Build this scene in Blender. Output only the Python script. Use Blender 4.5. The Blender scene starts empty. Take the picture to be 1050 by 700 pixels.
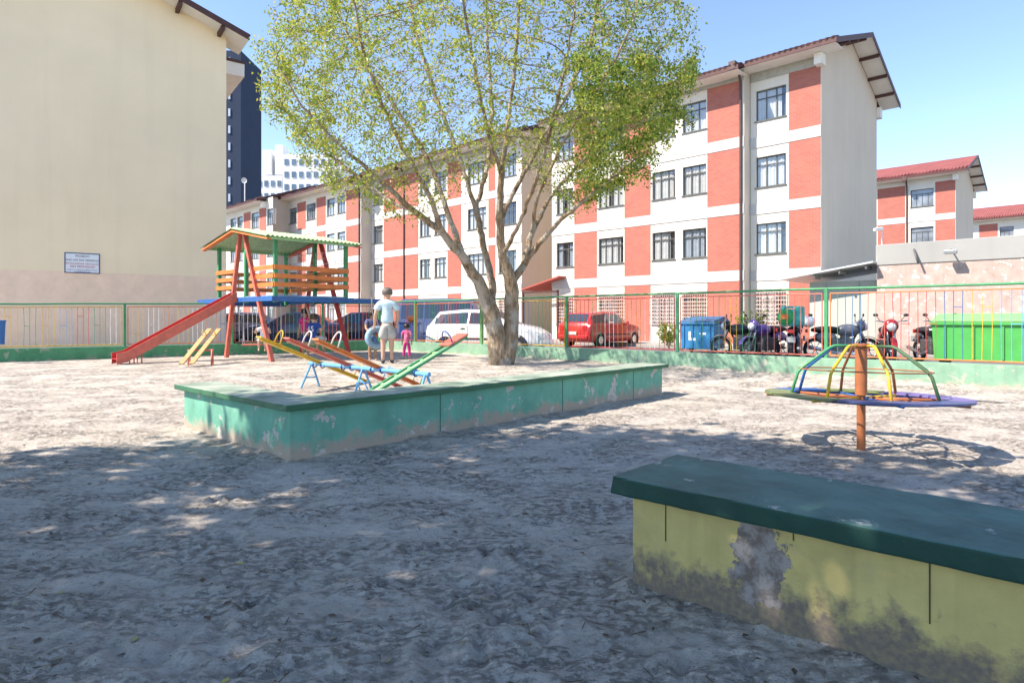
import bpy, bmesh, math, random
import numpy as np
from mathutils import Vector, Matrix, kdtree, Euler, noise as noise_m
random.seed(7); RNG = np.random.default_rng(7)
R = math.radians
scene = bpy.context.scene
COL = scene.collection
F, H, CX, HY = 640.0, 1.2, 525.0, 327.0
ANG = math.atan2(.7376, .6753)          # yard axes: local x = B (back right), local y = A (back left)
ANGB = math.atan2(.7257, .688)          # apartment rows
ANGL = math.atan2(.594, .8045)          # left gable and left fence

def gp(x, y, z=0.0):
    Y = F*(H-z)/(y-HY); return Vector(((x-CX)/F*Y, Y, z))
def pp(x, y, Y): return Vector(((x-CX)/F*Y, Y, H+(HY-y)/F*Y))
def fr(ang, b, a, z=0.0):
    c, s = math.cos(ang), math.sin(ang); return Vector((b*c-a*s, b*s+a*c, z))
def yard(b, a, z=0.0): return fr(ANG, b, a, z)
def bl(b, a, z=0.0): return fr(ANGB, b, a, z)
def a_of(px, b, ang=ANGB):
    u = (px-CX)/F; c, s = math.cos(ang), math.sin(ang)
    return (c-s*u)*b/(s+c*u)
def sstep(e0, e1, x):
    t = np.clip((x-e0)/(e1-e0), 0, 1); return t*t*(3-2*t)
def sand_base(X, Y):
    b = X*math.cos(ANG)+Y*math.sin(ANG)
    return np.maximum(.17*sstep(10.0, 13.4, Y), .13*sstep(10.2, 12.0, b))
def sz(X, Y): return float(sand_base(np.float64(X), np.float64(Y)))

# ------------------------------------------------------------------ materials
MATS = {}
def nodes_of(name):
    m = bpy.data.materials.new(name); m.use_nodes = True
    nt = m.node_tree; p = nt.nodes['Principled BSDF']
    return m, nt, p
def N(nt, t, **kw):
    n = nt.nodes.new(t)
    for k, v in kw.items():
        if k in n.inputs.keys(): n.inputs[k].default_value = v
        else: setattr(n, k, v)
    return n
def c4(c): return (c[0], c[1], c[2], 1.0)
def mixc(nt, fac, a, b):
    n = nt.nodes.new('ShaderNodeMix'); n.data_type = 'RGBA'
    for sock, v in ((n.inputs[0], fac), (n.inputs[6], a), (n.inputs[7], b)):
        if hasattr(v, 'is_output') or hasattr(v, 'links'): nt.links.new(v, sock)
        elif isinstance(v, (int, float)): sock.default_value = v
        else: sock.default_value = c4(v)
    return n.outputs[2]
def math_n(nt, op, a, b=None, c=None, clamp=False):
    n = nt.nodes.new('ShaderNodeMath'); n.operation = op; n.use_clamp = clamp
    for i, v in enumerate((a, b, c)):
        if v is None: continue
        if hasattr(v, 'links'): nt.links.new(v, n.inputs[i])
        else: n.inputs[i].default_value = v
    return n.outputs[0]
def ramp(nt, fac, lo, hi):
    n = nt.nodes.new('ShaderNodeMapRange'); n.inputs[1].default_value = lo; n.inputs[2].default_value = hi
    nt.links.new(fac, n.inputs[0]); return n.outputs[0]
def coords(nt, scale=(1, 1, 1), loc=(0, 0, 0)):
    tc = nt.nodes.new('ShaderNodeTexCoord'); mp = nt.nodes.new('ShaderNodeMapping')
    mp.inputs['Scale'].default_value = scale; mp.inputs['Location'].default_value = loc
    nt.links.new(tc.outputs['Object'], mp.inputs['Vector']); return mp.outputs['Vector']
def noise(nt, vec, scale, detail=4, rough=.55):
    n = N(nt, 'ShaderNodeTexNoise'); n.inputs['Scale'].default_value = scale
    n.inputs['Detail'].default_value = detail; n.inputs['Roughness'].default_value = rough
    nt.links.new(vec, n.inputs['Vector']); return n.outputs['Fac']
def bump(nt, p, h, strength=.3, dist=.02):
    b = N(nt, 'ShaderNodeBump'); b.inputs['Strength'].default_value = strength; b.inputs['Distance'].default_value = dist
    nt.links.new(h, b.inputs['Height']); nt.links.new(b.outputs['Normal'], p.inputs['Normal'])

def mat(name, col, rough=.6, var=.12, scale=6, bmp=0, bscale=30, metal=0, spec=.4, dirt=None, dirt_amt=.3, coat=0):
    """painted / plain surface with mottled wear"""
    if name in MATS: return MATS[name]
    m, nt, p = nodes_of(name)
    v = coords(nt)
    n1 = noise(nt, v, scale, 5)
    f = ramp(nt, n1, .3, .7)
    lo = [x*(1-var) for x in col]; hi = [min(1, x*(1+var)) for x in col]
    c = mixc(nt, f, lo, hi)
    if dirt:
        n2 = noise(nt, v, scale*.37+.6, 7, .65)
        c = mixc(nt, math_n(nt, 'MULTIPLY', ramp(nt, n2, .5, .72), dirt_amt), c, dirt)
    nt.links.new(c, p.inputs['Base Color'])
    p.inputs['Roughness'].default_value = rough; p.inputs['Metallic'].default_value = metal
    p.inputs['Specular IOR Level'].default_value = spec
    if coat: p.inputs['Coat Weight'].default_value = coat; p.inputs['Coat Roughness'].default_value = .06
    if bmp: bump(nt, p, noise(nt, v, bscale, 4), bmp, .01)
    MATS[name] = m; return m

def mat_sand():
    m, nt, p = nodes_of('dry_sand')
    v = coords(nt)
    big = noise(nt, v, .55, 5); mid = noise(nt, v, 3.2, 6, .65); fine = noise(nt, v, 28, 6, .7); vf = noise(nt, v, 150, 3, .6)
    c = mixc(nt, ramp(nt, mid, .32, .68), (.50, .44, .37), (.65, .585, .50))
    c = mixc(nt, math_n(nt, 'MULTIPLY', ramp(nt, big, .45, .7), .45), c, (.60, .55, .49))
    c = mixc(nt, math_n(nt, 'MULTIPLY', ramp(nt, fine, .53, .68), .6), c, (.20, .165, .135))
    stretched = coords(nt, (1.0, 2.6, 1.0))
    st = noise(nt, stretched, 5.5, 7, .72)
    c = mixc(nt, math_n(nt, 'MULTIPLY', ramp(nt, st, .53, .66), .62), c, (.19, .16, .13))
    pat = noise(nt, coords(nt, (1, 1.6, 1), (4, 2, 0)), 1.5, 5, .6); hf = noise(nt, coords(nt, (1, 1.5, 1), (1, 7, 0)), 15, 9, .76)
    dk = math_n(nt, 'MULTIPLY', ramp(nt, pat, .43, .60), ramp(nt, hf, .50, .60), clamp=True)
    c = mixc(nt, math_n(nt, 'MULTIPLY', dk, .52), c, (.155, .13, .108))
    hg = noise(nt, coords(nt, (1, 1.4, 1), (9, 3, 0)), 22, 8, .7)
    c = mixc(nt, math_n(nt, 'MULTIPLY', ramp(nt, hg, .55, .64), .5), c, (.70, .64, .56))
    nt.links.new(c, p.inputs['Base Color']); p.inputs['Roughness'].default_value = .95
    p.inputs['Specular IOR Level'].default_value = .1
    h = math_n(nt, 'ADD', math_n(nt, 'MULTIPLY', mid, .9), math_n(nt, 'ADD', math_n(nt, 'MULTIPLY', fine, .55), math_n(nt, 'MULTIPLY', vf, .18)))
    h = math_n(nt, 'ADD', h, math_n(nt, 'MULTIPLY', st, .5)); h = math_n(nt, 'SUBTRACT', h, math_n(nt, 'MULTIPLY', dk, .5))
    bump(nt, p, h, .95, .06)
    return m

def mat_planter(name, col, soil, soil_z, chips, chip_amt, patch=None):
    """painted masonry: soil splash rising from the ground, flaked spots, one bare patch"""
    m, nt, p = nodes_of(name)
    v = coords(nt); tc = nt.nodes.new('ShaderNodeTexCoord')
    sep = nt.nodes.new('ShaderNodeSeparateXYZ'); nt.links.new(tc.outputs['Object'], sep.inputs[0])
    n1 = noise(nt, v, 3.5, 6, .6); n2 = noise(nt, v, 9, 6, .65); n3 = noise(nt, v, 45, 3)
    streak = noise(nt, coords(nt, (14, 14, .8)), 1.0, 4)
    c = mixc(nt, ramp(nt, n1, .3, .7), [x*.82 for x in col], [x*1.15 for x in col])
    c = mixc(nt, math_n(nt, 'MULTIPLY', ramp(nt, streak, .5, .75), .3), c, [x*.6 for x in col])
    zz = math_n(nt, 'ADD', sep.outputs['Z'], math_n(nt, 'MULTIPLY', math_n(nt, 'SUBTRACT', n2, .5), -.42))
    zz = math_n(nt, 'ADD', zz, math_n(nt, 'MULTIPLY', math_n(nt, 'SUBTRACT', n1, .5), -.25))
    s = ramp(nt, zz, soil_z+.05, soil_z-.05)
    s = math_n(nt, 'MULTIPLY', s, math_n(nt, 'ADD', .55, math_n(nt, 'MULTIPLY', n3, .75)), clamp=True)
    c = mixc(nt, s, c, soil)
    ch = noise(nt, coords(nt, (1, 1, 1), (3.1, 1.7, .4)), 4.2, 7, .68)
    c = mixc(nt, math_n(nt, 'MULTIPLY', ramp(nt, ch, .585, .60), chip_amt), c, chips)
    if patch:
        d = nt.nodes.new('ShaderNodeVectorMath'); d.operation = 'SUBTRACT'; d.inputs[1].default_value = patch[0]
        nt.links.new(tc.outputs['Object'], d.inputs[0])
        mp = nt.nodes.new('ShaderNodeVectorMath'); mp.operation = 'MULTIPLY'; mp.inputs[1].default_value = patch[1]
        nt.links.new(d.outputs[0], mp.inputs[0])
        ln = nt.nodes.new('ShaderNodeVectorMath'); ln.operation = 'LENGTH'; nt.links.new(mp.outputs[0], ln.inputs[0])
        k = math_n(nt, 'ADD', ln.outputs['Value'], math_n(nt, 'MULTIPLY', math_n(nt, 'SUBTRACT', noise(nt, v, 13, 7, .7), .5), 2.6))
        pm = ramp(nt, k, 1.02, .96)
        pc = mixc(nt, ramp(nt, noise(nt, v, 16, 5, .7), .42, .58), (.30, .27, .25), (.16, .13, .11))
        c = mixc(nt, pm, c, pc)
    nt.links.new(c, p.inputs['Base Color']); p.inputs['Roughness'].default_value = .8
    p.inputs['Specular IOR Level'].default_value = .25
    bump(nt, p, math_n(nt, 'ADD', n2, math_n(nt, 'ADD', math_n(nt, 'MULTIPLY', n3, .25), math_n(nt, 'MULTIPLY', s, .5))), .5, .012)
    return m

def mat_cap(name, col, dust, dust_amt):
    m, nt, p = nodes_of(name)
    v = coords(nt)
    g = nt.nodes.new('ShaderNodeNewGeometry'); sep = nt.nodes.new('ShaderNodeSeparateXYZ'); nt.links.new(g.outputs['True Normal'], sep.inputs[0])
    up = ramp(nt, sep.outputs['Z'], .5, .9)
    n1 = noise(nt, v, 2.3, 6, .6); n2 = noise(nt, v, 14, 6, .7); n3 = noise(nt, v, 5, 8, .75)
    c = mixc(nt, ramp(nt, n1, .3, .7), [x*.8 for x in col], [x*1.2 for x in col])
    d = math_n(nt, 'MULTIPLY', math_n(nt, 'ADD', .35, math_n(nt, 'MULTIPLY', ramp(nt, n1, .35, .7), .8)), math_n(nt, 'MULTIPLY', up, dust_amt), clamp=True)
    c = mixc(nt, d, c, dust)
    c = mixc(nt, math_n(nt, 'MULTIPLY', ramp(nt, n3, .60, .63), math_n(nt, 'MULTIPLY', up, .7)), c, (.42, .42, .38))
    c = mixc(nt, math_n(nt, 'MULTIPLY', ramp(nt, n2, .6, .75), .4), c, [x*.45 for x in col])
    nt.links.new(c, p.inputs['Base Color']); p.inputs['Roughness'].default_value = .62
    p.inputs['Specular IOR Level'].default_value = .35
    bump(nt, p, math_n(nt, 'ADD', n2, math_n(nt, 'MULTIPLY', n1, .6)), .35, .01)
    return m

def mat_wall(name, col, band=None, band_z=0, stain=.2):
    """rendered facade: faint rain streaks, optional lower band of another paint"""
    m, nt, p = nodes_of(name)
    v = coords(nt); tc = nt.nodes.new('ShaderNodeTexCoord')
    n1 = noise(nt, v, .35, 6, .6); st = noise(nt, coords(nt, (2.2, 2.2, .12)), 1.0, 5); n3 = noise(nt, v, 2.5, 6, .7)
    c = mixc(nt, ramp(nt, n1, .3, .7), [x*.94 for x in col], [min(1, x*1.05) for x in col])
    if band:
        sep = nt.nodes.new('ShaderNodeSeparateXYZ'); nt.links.new(tc.outputs['Object'], sep.inputs[0])
        b2 = mixc(nt, ramp(nt, n3, .3, .7), [x*.9 for x in band], [x*1.08 for x in band])
        c = mixc(nt, ramp(nt, sep.outputs['Z'], band_z+.015, band_z-.015), c, b2)
    c = mixc(nt, math_n(nt, 'MULTIPLY', ramp(nt, st, .5, .8), stain), c, [x*.62 for x in col])
    nt.links.new(c, p.inputs['Base Color']); p.inputs['Roughness'].default_value = .88
    p.inputs['Specular IOR Level'].default_value = .2
    bump(nt, p, noise(nt, v, 9, 5), .12, .02)
    return m

def mat_brick():
    m, nt, p = nodes_of('red_brick')
    tc = nt.nodes.new('ShaderNodeTexCoord'); sep = nt.nodes.new('ShaderNodeSeparateXYZ'); cb = nt.nodes.new('ShaderNodeCombineXYZ')
    nt.links.new(tc.outputs['Object'], sep.inputs[0]); nt.links.new(sep.outputs['Y'], cb.inputs[0]); nt.links.new(sep.outputs['Z'], cb.inputs[1])
    b = nt.nodes.new('ShaderNodeTexBrick'); nt.links.new(cb.outputs[0], b.inputs['Vector'])
    b.inputs['Scale'].default_value = 1.0; b.inputs['Brick Width'].default_value = .24; b.inputs['Row Height'].default_value = .095
    b.inputs['Mortar Size'].default_value = .009; b.inputs['Bias'].default_value = 0
    b.inputs['Color1'].default_value = (.44, .15, .115, 1); b.inputs['Color2'].default_value = (.39, .125, .095, 1); b.inputs['Mortar'].default_value = (.36, .18, .14, 1)
    n1 = noise(nt, coords(nt), 1.3, 5)
    c = mixc(nt, math_n(nt, 'MULTIPLY', ramp(nt, n1, .4, .75), .3), b.outputs['Color'], (.56, .20, .13))
    nt.links.new(c, p.inputs['Base Color']); p.inputs['Roughness'].default_value = .85; p.inputs['Specular IOR Level'].default_value = .2
    bump(nt, p, math_n(nt, 'SUBTRACT', 1.0, b.outputs['Fac']), .4, .008)
    return m

def mat_glass(name='window_glass', tint=(.02, .03, .04)):
    m, nt, p = nodes_of(name); nt.nodes.remove(p)
    out = nt.nodes['Material Output']
    tr = N(nt, 'ShaderNodeBsdfTransparent'); tr.inputs[0].default_value = (.86, .90, .91, 1)
    gl = N(nt, 'ShaderNodeBsdfGlossy'); gl.inputs['Roughness'].default_value = .03; gl.inputs[0].default_value = (.9, .95, 1, 1)
    lw = N(nt, 'ShaderNodeLayerWeight'); lw.inputs[0].default_value = .5
    mx = N(nt, 'ShaderNodeMixShader'); nt.links.new(math_n(nt, 'ADD', .10, math_n(nt, 'MULTIPLY', math_n(nt, 'POWER', lw.outputs['Facing'], 4.0), .7)), mx.inputs[0]); nt.links.new(tr.outputs[0], mx.inputs[1]); nt.links.new(gl.outputs[0], mx.inputs[2])
    nt.links.new(mx.outputs[0], out.inputs[0])
    return m
def mat_leaf(name, col, trans):
    m, nt, p = nodes_of(name); nt.nodes.remove(p); out = nt.nodes['Material Output']
    d = N(nt, 'ShaderNodeBsdfDiffuse'); t = N(nt, 'ShaderNodeBsdfTranslucent')
    n1 = noise(nt, coords(nt), 1.4, 3)
    c = mixc(nt, ramp(nt, n1, .3, .7), [x*.75 for x in col], [x*1.2 for x in col])
    nt.links.new(c, d.inputs[0]); t.inputs[0].default_value = c4(trans)
    mx = N(nt, 'ShaderNodeMixShader'); mx.inputs[0].default_value = .45
    nt.links.new(d.outputs[0], mx.inputs[1]); nt.links.new(t.outputs[0], mx.inputs[2])
    g = N(nt, 'ShaderNodeBsdfGlossy'); g.inputs['Roughness'].default_value = .35; g.inputs[0].default_value = (1, 1, 1, 1)
    mx2 = N(nt, 'ShaderNodeMixShader'); mx2.inputs[0].default_value = .012
    nt.links.new(mx.outputs[0], mx2.inputs[1]); nt.links.new(g.outputs[0], mx2.inputs[2]); nt.links.new(mx2.outputs[0], out.inputs[0])
    return m
def mat_bark(name, c0, c1):
    m, nt, p = nodes_of(name)
    v = coords(nt, (1, 1, .35)); n1 = noise(nt, v, 9, 7, .7); n2 = noise(nt, coords(nt), 2.2, 5)
    c = mixc(nt, ramp(nt, n1, .38, .62), c0, c1)
    c = mixc(nt, math_n(nt, 'MULTIPLY', ramp(nt, n2, .5, .58), .6), c, (.42, .39, .34))
    n4 = noise(nt, coords(nt, (1, 1, .5)), 5, 6, .7); c = mixc(nt, math_n(nt, 'MULTIPLY', ramp(nt, n4, .56, .66), .65), c, [x*.35 for x in c0])
    nt.links.new(c, p.inputs['Base Color']); p.inputs['Roughness'].default_value = .9; p.inputs['Specular IOR Level'].default_value = .15
    vo = N(nt, 'ShaderNodeTexVoronoi'); vo.inputs['Scale'].default_value = 16; nt.links.new(coords(nt, (1, 1, .3)), vo.inputs['Vector'])
    bump(nt, p, math_n(nt, 'ADD', n1, math_n(nt, 'MULTIPLY', vo.outputs['Distance'], .7)), 1.0, .04); return m
def mat_tiles(name, col):
    m, nt, p = nodes_of(name)
    v = coords(nt); n1 = noise(nt, v, 1.2, 5); n2 = noise(nt, v, 12, 3)
    w = N(nt, 'ShaderNodeTexWave'); w.inputs['Scale'].default_value = 1.6; w.bands_direction = 'Y'; nt.links.new(v, w.inputs['Vector'])
    c = mixc(nt, ramp(nt, n1, .3, .7), [x*.8 for x in col], [x*1.2 for x in col])
    c = mixc(nt, math_n(nt, 'MULTIPLY', n2, .3), c, [x*.5 for x in col])
    nt.links.new(c, p.inputs['Base Color']); p.inputs['Roughness'].default_value = .85
    bump(nt, p, w.outputs['Fac'], .8, .05); return m

# ------------------------------------------------------------------ mesh builder
class MB:
    def __init__(s): s.v = []; s.f = []; s.m = []
    def add(s, verts, faces, mi=0, M=None):
        o = len(s.v)
        for p in verts: s.v.append(tuple(M @ Vector(p)) if M is not None else tuple(p))
        for f in faces: s.f.append(tuple(i+o for i in f)); s.m.append(mi)
        return s
    def box(s, x0, x1, y0, y1, z0, z1, mi=0, M=None):
        vs = [(x, y, z) for x in (x0, x1) for y in (y0, y1) for z in (z0, z1)]
        return s.add(vs, [(0, 1, 3, 2), (4, 6, 7, 5), (0, 4, 5, 1), (2, 3, 7, 6), (0, 2, 6, 4), (1, 5, 7, 3)], mi, M)
    def beam(s, p, q, w, h, mi=0, up=(0, 0, 1)):
        p, q = Vector(p), Vector(q); d = (q-p).normalized(); up = Vector(up)
        if abs(d.dot(up)) > .98: up = Vector((1, 0, 0))
        sd = d.cross(up).normalized(); u = sd.cross(d)
        vs = [b+sd*(i*w/2)+u*(j*h/2) for b in (p, q) for i, j in ((-1, -1), (1, -1), (1, 1), (-1, 1))]
        return s.add(vs, [(0, 3, 2, 1), (4, 5, 6, 7), (0, 1, 5, 4), (1, 2, 6, 5), (2, 3, 7, 6), (3, 0, 4, 7)], mi)
    def tube(s, pts, rad, n=8, mi=0, caps=True, closed=False):
        pts = [Vector(p) for p in pts]
        if not hasattr(rad, '__len__'): rad = [rad]*len(pts)
        k = len(pts); rings = []; ref = None
        for i, p in enumerate(pts):
            if closed: d = pts[(i+1) % k]-pts[i-1]
            else: d = pts[min(i+1, k-1)]-pts[max(i-1, 0)]
            d = d.normalized() if d.length > 1e-9 else Vector((0, 0, 1))
            if ref is None: ref = d.orthogonal()
            ref = (ref-d*ref.dot(d)); ref = ref.normalized() if ref.length > 1e-6 else d.orthogonal().normalized()
            u2 = d.cross(ref); r = rad[i]
            rings.append([p+(ref*math.cos(2*math.pi*j/n)+u2*math.sin(2*math.pi*j/n))*r for j in range(n)])
        vs = [q for rg in rings for q in rg]; fs = []
        for i in range(k if closed else k-1):
            a, b = i*n, ((i+1) % k)*n
            for j in range(n): fs.append((a+j, a+(j+1) % n, b+(j+1) % n, b+j))
        if caps and not closed:
            fs.append(tuple(reversed(range(n)))); fs.append(tuple((k-1)*n+j for j in range(n)))
        return s.add(vs, fs, mi)
    def lathe(s, prof, n=24, mi=0, M=None):
        """prof: (r, z) list, revolved about local z"""
        vs = [(r*math.cos(2*math.pi*j/n), r*math.sin(2*math.pi*j/n), z) for r, z in prof for j in range(n)]
        fs = [(i*n+j, i*n+(j+1) % n, (i+1)*n+(j+1) % n, (i+1)*n+j) for i in range(len(prof)-1) for j in range(n)]
        return s.add(vs, fs, mi, M)
    def ball(s, c, r, n=12, m=8, mi=0, M=None):
        r = r if hasattr(r, '__len__') else (r, r, r)
        vs = [(c[0], c[1], c[2]+r[2])]; 
        for i in range(1, m):
            t = math.pi*i/m
            for j in range(n):
                a = 2*math.pi*j/n; vs.append((c[0]+r[0]*math.sin(t)*math.cos(a), c[1]+r[1]*math.sin(t)*math.sin(a), c[2]+r[2]*math.cos(t)))
        vs.append((c[0], c[1], c[2]-r[2])); e = len(vs)-1
        fs = [(0, 1+j, 1+(j+1) % n) for j in range(n)]
        for i in range(m-2):
            a = 1+i*n; b = a+n
            for j in range(n): fs.append((a+j, b+j, b+(j+1) % n, a+(j+1) % n))
        a = 1+(m-2)*n
        fs += [(e, a+(j+1) % n, a+j) for j in range(n)]
        return s.add(vs, fs, mi, M)
    def prism(s, poly, p0, ax, ay, ext, mi=0):
        """polygon (u,v) in plane p0+u*ax+v*ay extruded by vector ext"""
        p0, ax, ay, ext = Vector(p0), Vector(ax), Vector(ay), Vector(ext); k = len(poly)
        vs = [p0+ax*u+ay*v for u, v in poly]; vs += [q+ext for q in vs]
        fs = [tuple(reversed(range(k))), tuple(range(k, 2*k))]+[(i, (i+1) % k, k+(i+1) % k, k+i) for i in range(k)]
        return s.add(vs, fs, mi)
    def build(s, name, mats, parent=None, smooth=False, bev=0, recalc=True, loc=None, rotz=0):
        me = bpy.data.meshes.new(name); me.from_pydata(s.v, [], s.f)
        mats = mats if isinstance(mats, (list, tuple)) else [mats]
        for m in mats: me.materials.append(m)
        if len(mats) > 1: me.polygons.foreach_set('material_index', s.m)
        if recalc:
            bm = bmesh.new(); bm.from_mesh(me); bmesh.ops.recalc_face_normals(bm, faces=bm.faces); bm.to_mesh(me); bm.free()
        if smooth:
            me.polygons.foreach_set('use_smooth', [True]*len(me.polygons))
        me.update()
        o = bpy.data.objects.new(name, me); COL.objects.link(o)
        if parent is not None: o.parent = parent
        if loc is not None: o.location = loc
        o.rotation_euler.z = rotz
        if bev:
            b = o.modifiers.new('bevel', 'BEVEL'); b.width = bev; b.segments = 2; b.limit_method = 'ANGLE'; b.angle_limit = R(40)
        if smooth == 'auto':
            try: me.set_sharp_from_angle(angle=R(40))
            except Exception: pass
        return o

def thing(name, label, cat, loc=(0, 0, 0), rotz=0, group=None):
    o = bpy.data.objects.new(name, None); COL.objects.link(o); o.empty_display_size = .2
    o.location = loc; o.rotation_euler.z = rotz
    return tag(o, label, cat, group)
def tag(o, label=None, cat=None, group=None, kind=None):
    if label: o['label'] = label
    if cat: o['category'] = cat
    if group: o['group'] = group
    if kind: o['kind'] = kind
    return o
def text_mesh(txt, size, name, m, parent, M, align='CENTER', ext=.002):
    cu = bpy.data.curves.new(name, 'FONT'); cu.body = txt; cu.size = size; cu.align_x = align; cu.extrude = ext
    t = bpy.data.objects.new(name, cu); COL.objects.link(t)
    dg = bpy.context.evaluated_depsgraph_get(); me = bpy.data.meshes.new_from_object(t.evaluated_get(dg))
    bpy.data.objects.remove(t)
    o = bpy.data.objects.new(name, me); me.materials.clear(); me.materials.append(m); COL.objects.link(o)
    o.parent = parent; o.matrix_local = M; return o

# shared materials
SAND = mat_sand(); BRICK = mat_brick(); GLASS = mat_glass()
CREAM = mat_wall('cream_render', (.72, .68, .595)); BEIGE = mat_wall('beige_render', (.60, .54, .45), stain=.12)
GABLE = mat_wall('gable_render', (.67, .555, .43), stain=.16)
LEFTW = mat_wall('left_gable_render', (.92, .745, .51), band=(.90, .66, .49), band_z=2.72, stain=.14)
BANDM = mat_wall('band_paint', (.55, .545, .52), stain=.2)
SOFFIT = mat('soffit_boards', (.78, .74, .67), .8, .06, 2)
FASCIA = mat('fascia_brown', (.085, .035, .03), .6, .15, 4)
TILE = mat_tiles('clay_tile_dark', (.10, .042, .036)); TILER = mat_tiles('clay_tile_red', (.27, .075, .065))
FRAME = mat('window_metal', (.10, .105, .10), .5, .15, 5)
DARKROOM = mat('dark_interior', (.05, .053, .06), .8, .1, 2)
GLASSFAR = mat('far_glass', (.20, .235, .27), .12, .6, .9, spec=.8)
CURT = mat('curtain_cloth', (.56, .54, .52), .9, .08, 4)
PIPE = mat('downpipe_brown', (.10, .055, .045), .5, .2, 3)
GRILLE = mat('grille_paint', (.66, .50, .44), .5, .15, 8)
SHUT = mat('shutter_brown', (.20, .10, .075), .7, .2, 4)
ASPH = mat('asphalt', (.16, .155, .15), .95, .2, 2.5, .3, 60)
PAVE = mat('pavement_concrete', (.34, .32, .29), .9, .18, 1.6, .25, 40, dirt=(.16, .15, .13))
def paint(n, c, r=.45, d=(.13, .09, .06)): return mat('paint_'+n, c, r, .14, 7, .12, 40, dirt=d, dirt_amt=.35)
RED = paint('red', (.52, .045, .04)); REDL = paint('salmon', (.60, .14, .095)); ORANGE = paint('orange', (.66, .19, .045)); YELLOW = paint('yellow', (.66, .40, .03))
GREEN = paint('green', (.05, .26, .11)); LGREEN = paint('light_green', (.30, .52, .28)); BLUE = paint('blue', (.02, .11, .33)); LBLUE = paint('light_blue', (.12, .36, .62))
WHITE = paint('white', (.74, .72, .68)); NAVY = paint('navy', (.06, .08, .20)); TAN = paint('tan_wood', (.46, .30, .13), .7); OLIVE = paint('olive', (.20, .24, .09)); PURPLE = paint('purple', (.17, .13, .32))
RUST = paint('rust_orange', (.36, .12, .045)); BLACKM = mat('black_rubber', (.02, .02, .021), .75, .2, 6); STEEL = mat('worn_steel', (.42, .42, .42), .35, .15, 8, metal=.9)
CHAIN = mat('chain_grey', (.38, .38, .38), .45, .1, 8, metal=.6)
GREENWALL = mat_planter('green_low_wall', (.09, .30, .15), (.40, .34, .27), .17, (.42, .38, .32), .6)
GREENWALL2 = mat_planter('pale_green_low_wall', (.21, .36, .25), (.40, .34, .27), .17, (.42, .38, .32), .6)

# ------------------------------------------------------------------ world, sun, camera
SUN_T = Vector((.867, .289, -1)).normalized()     # travel direction of sunlight
w = bpy.data.worlds.new('World'); scene.world = w; w.use_nodes = True
nt = w.node_tree; bg = nt.nodes['Background']
sky = nt.nodes.new('ShaderNodeTexSky'); sky.sky_type = 'NISHITA'; sky.sun_disc = False
sky.sun_elevation = math.asin(-SUN_T.z); sky.sun_rotation = math.atan2(-SUN_T.x, -SUN_T.y) % (2*math.pi)
sky.air_density = 1.0; sky.dust_density = .05; sky.ozone_density = 3.0; sky.altitude = 900
nt.links.new(sky.outputs[0], bg.inputs[0]); bg.inputs[1].default_value = .15
sl = bpy.data.lights.new('sun', 'SUN'); sl.energy = 4.2; sl.angle = R(.53); sl.color = (1, .94, .85)
so = bpy.data.objects.new('sun', sl); COL.objects.link(so); so.rotation_euler = SUN_T.to_track_quat('-Z', 'Y').to_euler(); so.location = (-20, -8, 25)
cam = bpy.data.cameras.new('camera'); co = bpy.data.objects.new('camera', cam); COL.objects.link(co)
co.location = (0, 0, H); co.rotation_euler = (R(90), 0, 0); cam.sensor_width = 36; cam.lens = 36*F/1050; cam.shift_y = -(350-HY)/1050
cam.clip_start = .05; cam.clip_end = 3000; scene.camera = co
vs = scene.view_settings; vs.view_transform = 'Standard'; vs.look = 'None'; vs.exposure = 1.2; vs.gamma = 1; vs.use_curve_mapping = False
vs.use_white_balance = True; vs.white_balance_temperature = 6850; vs.white_balance_tint = 14
scene.cycles.use_denoising = True
scene.cycles.max_bounces = 8; scene.cycles.diffuse_bounces = 4; scene.cycles.transparent_max_bounces = 16
scene.cycles.sample_clamp_indirect = 6

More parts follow.
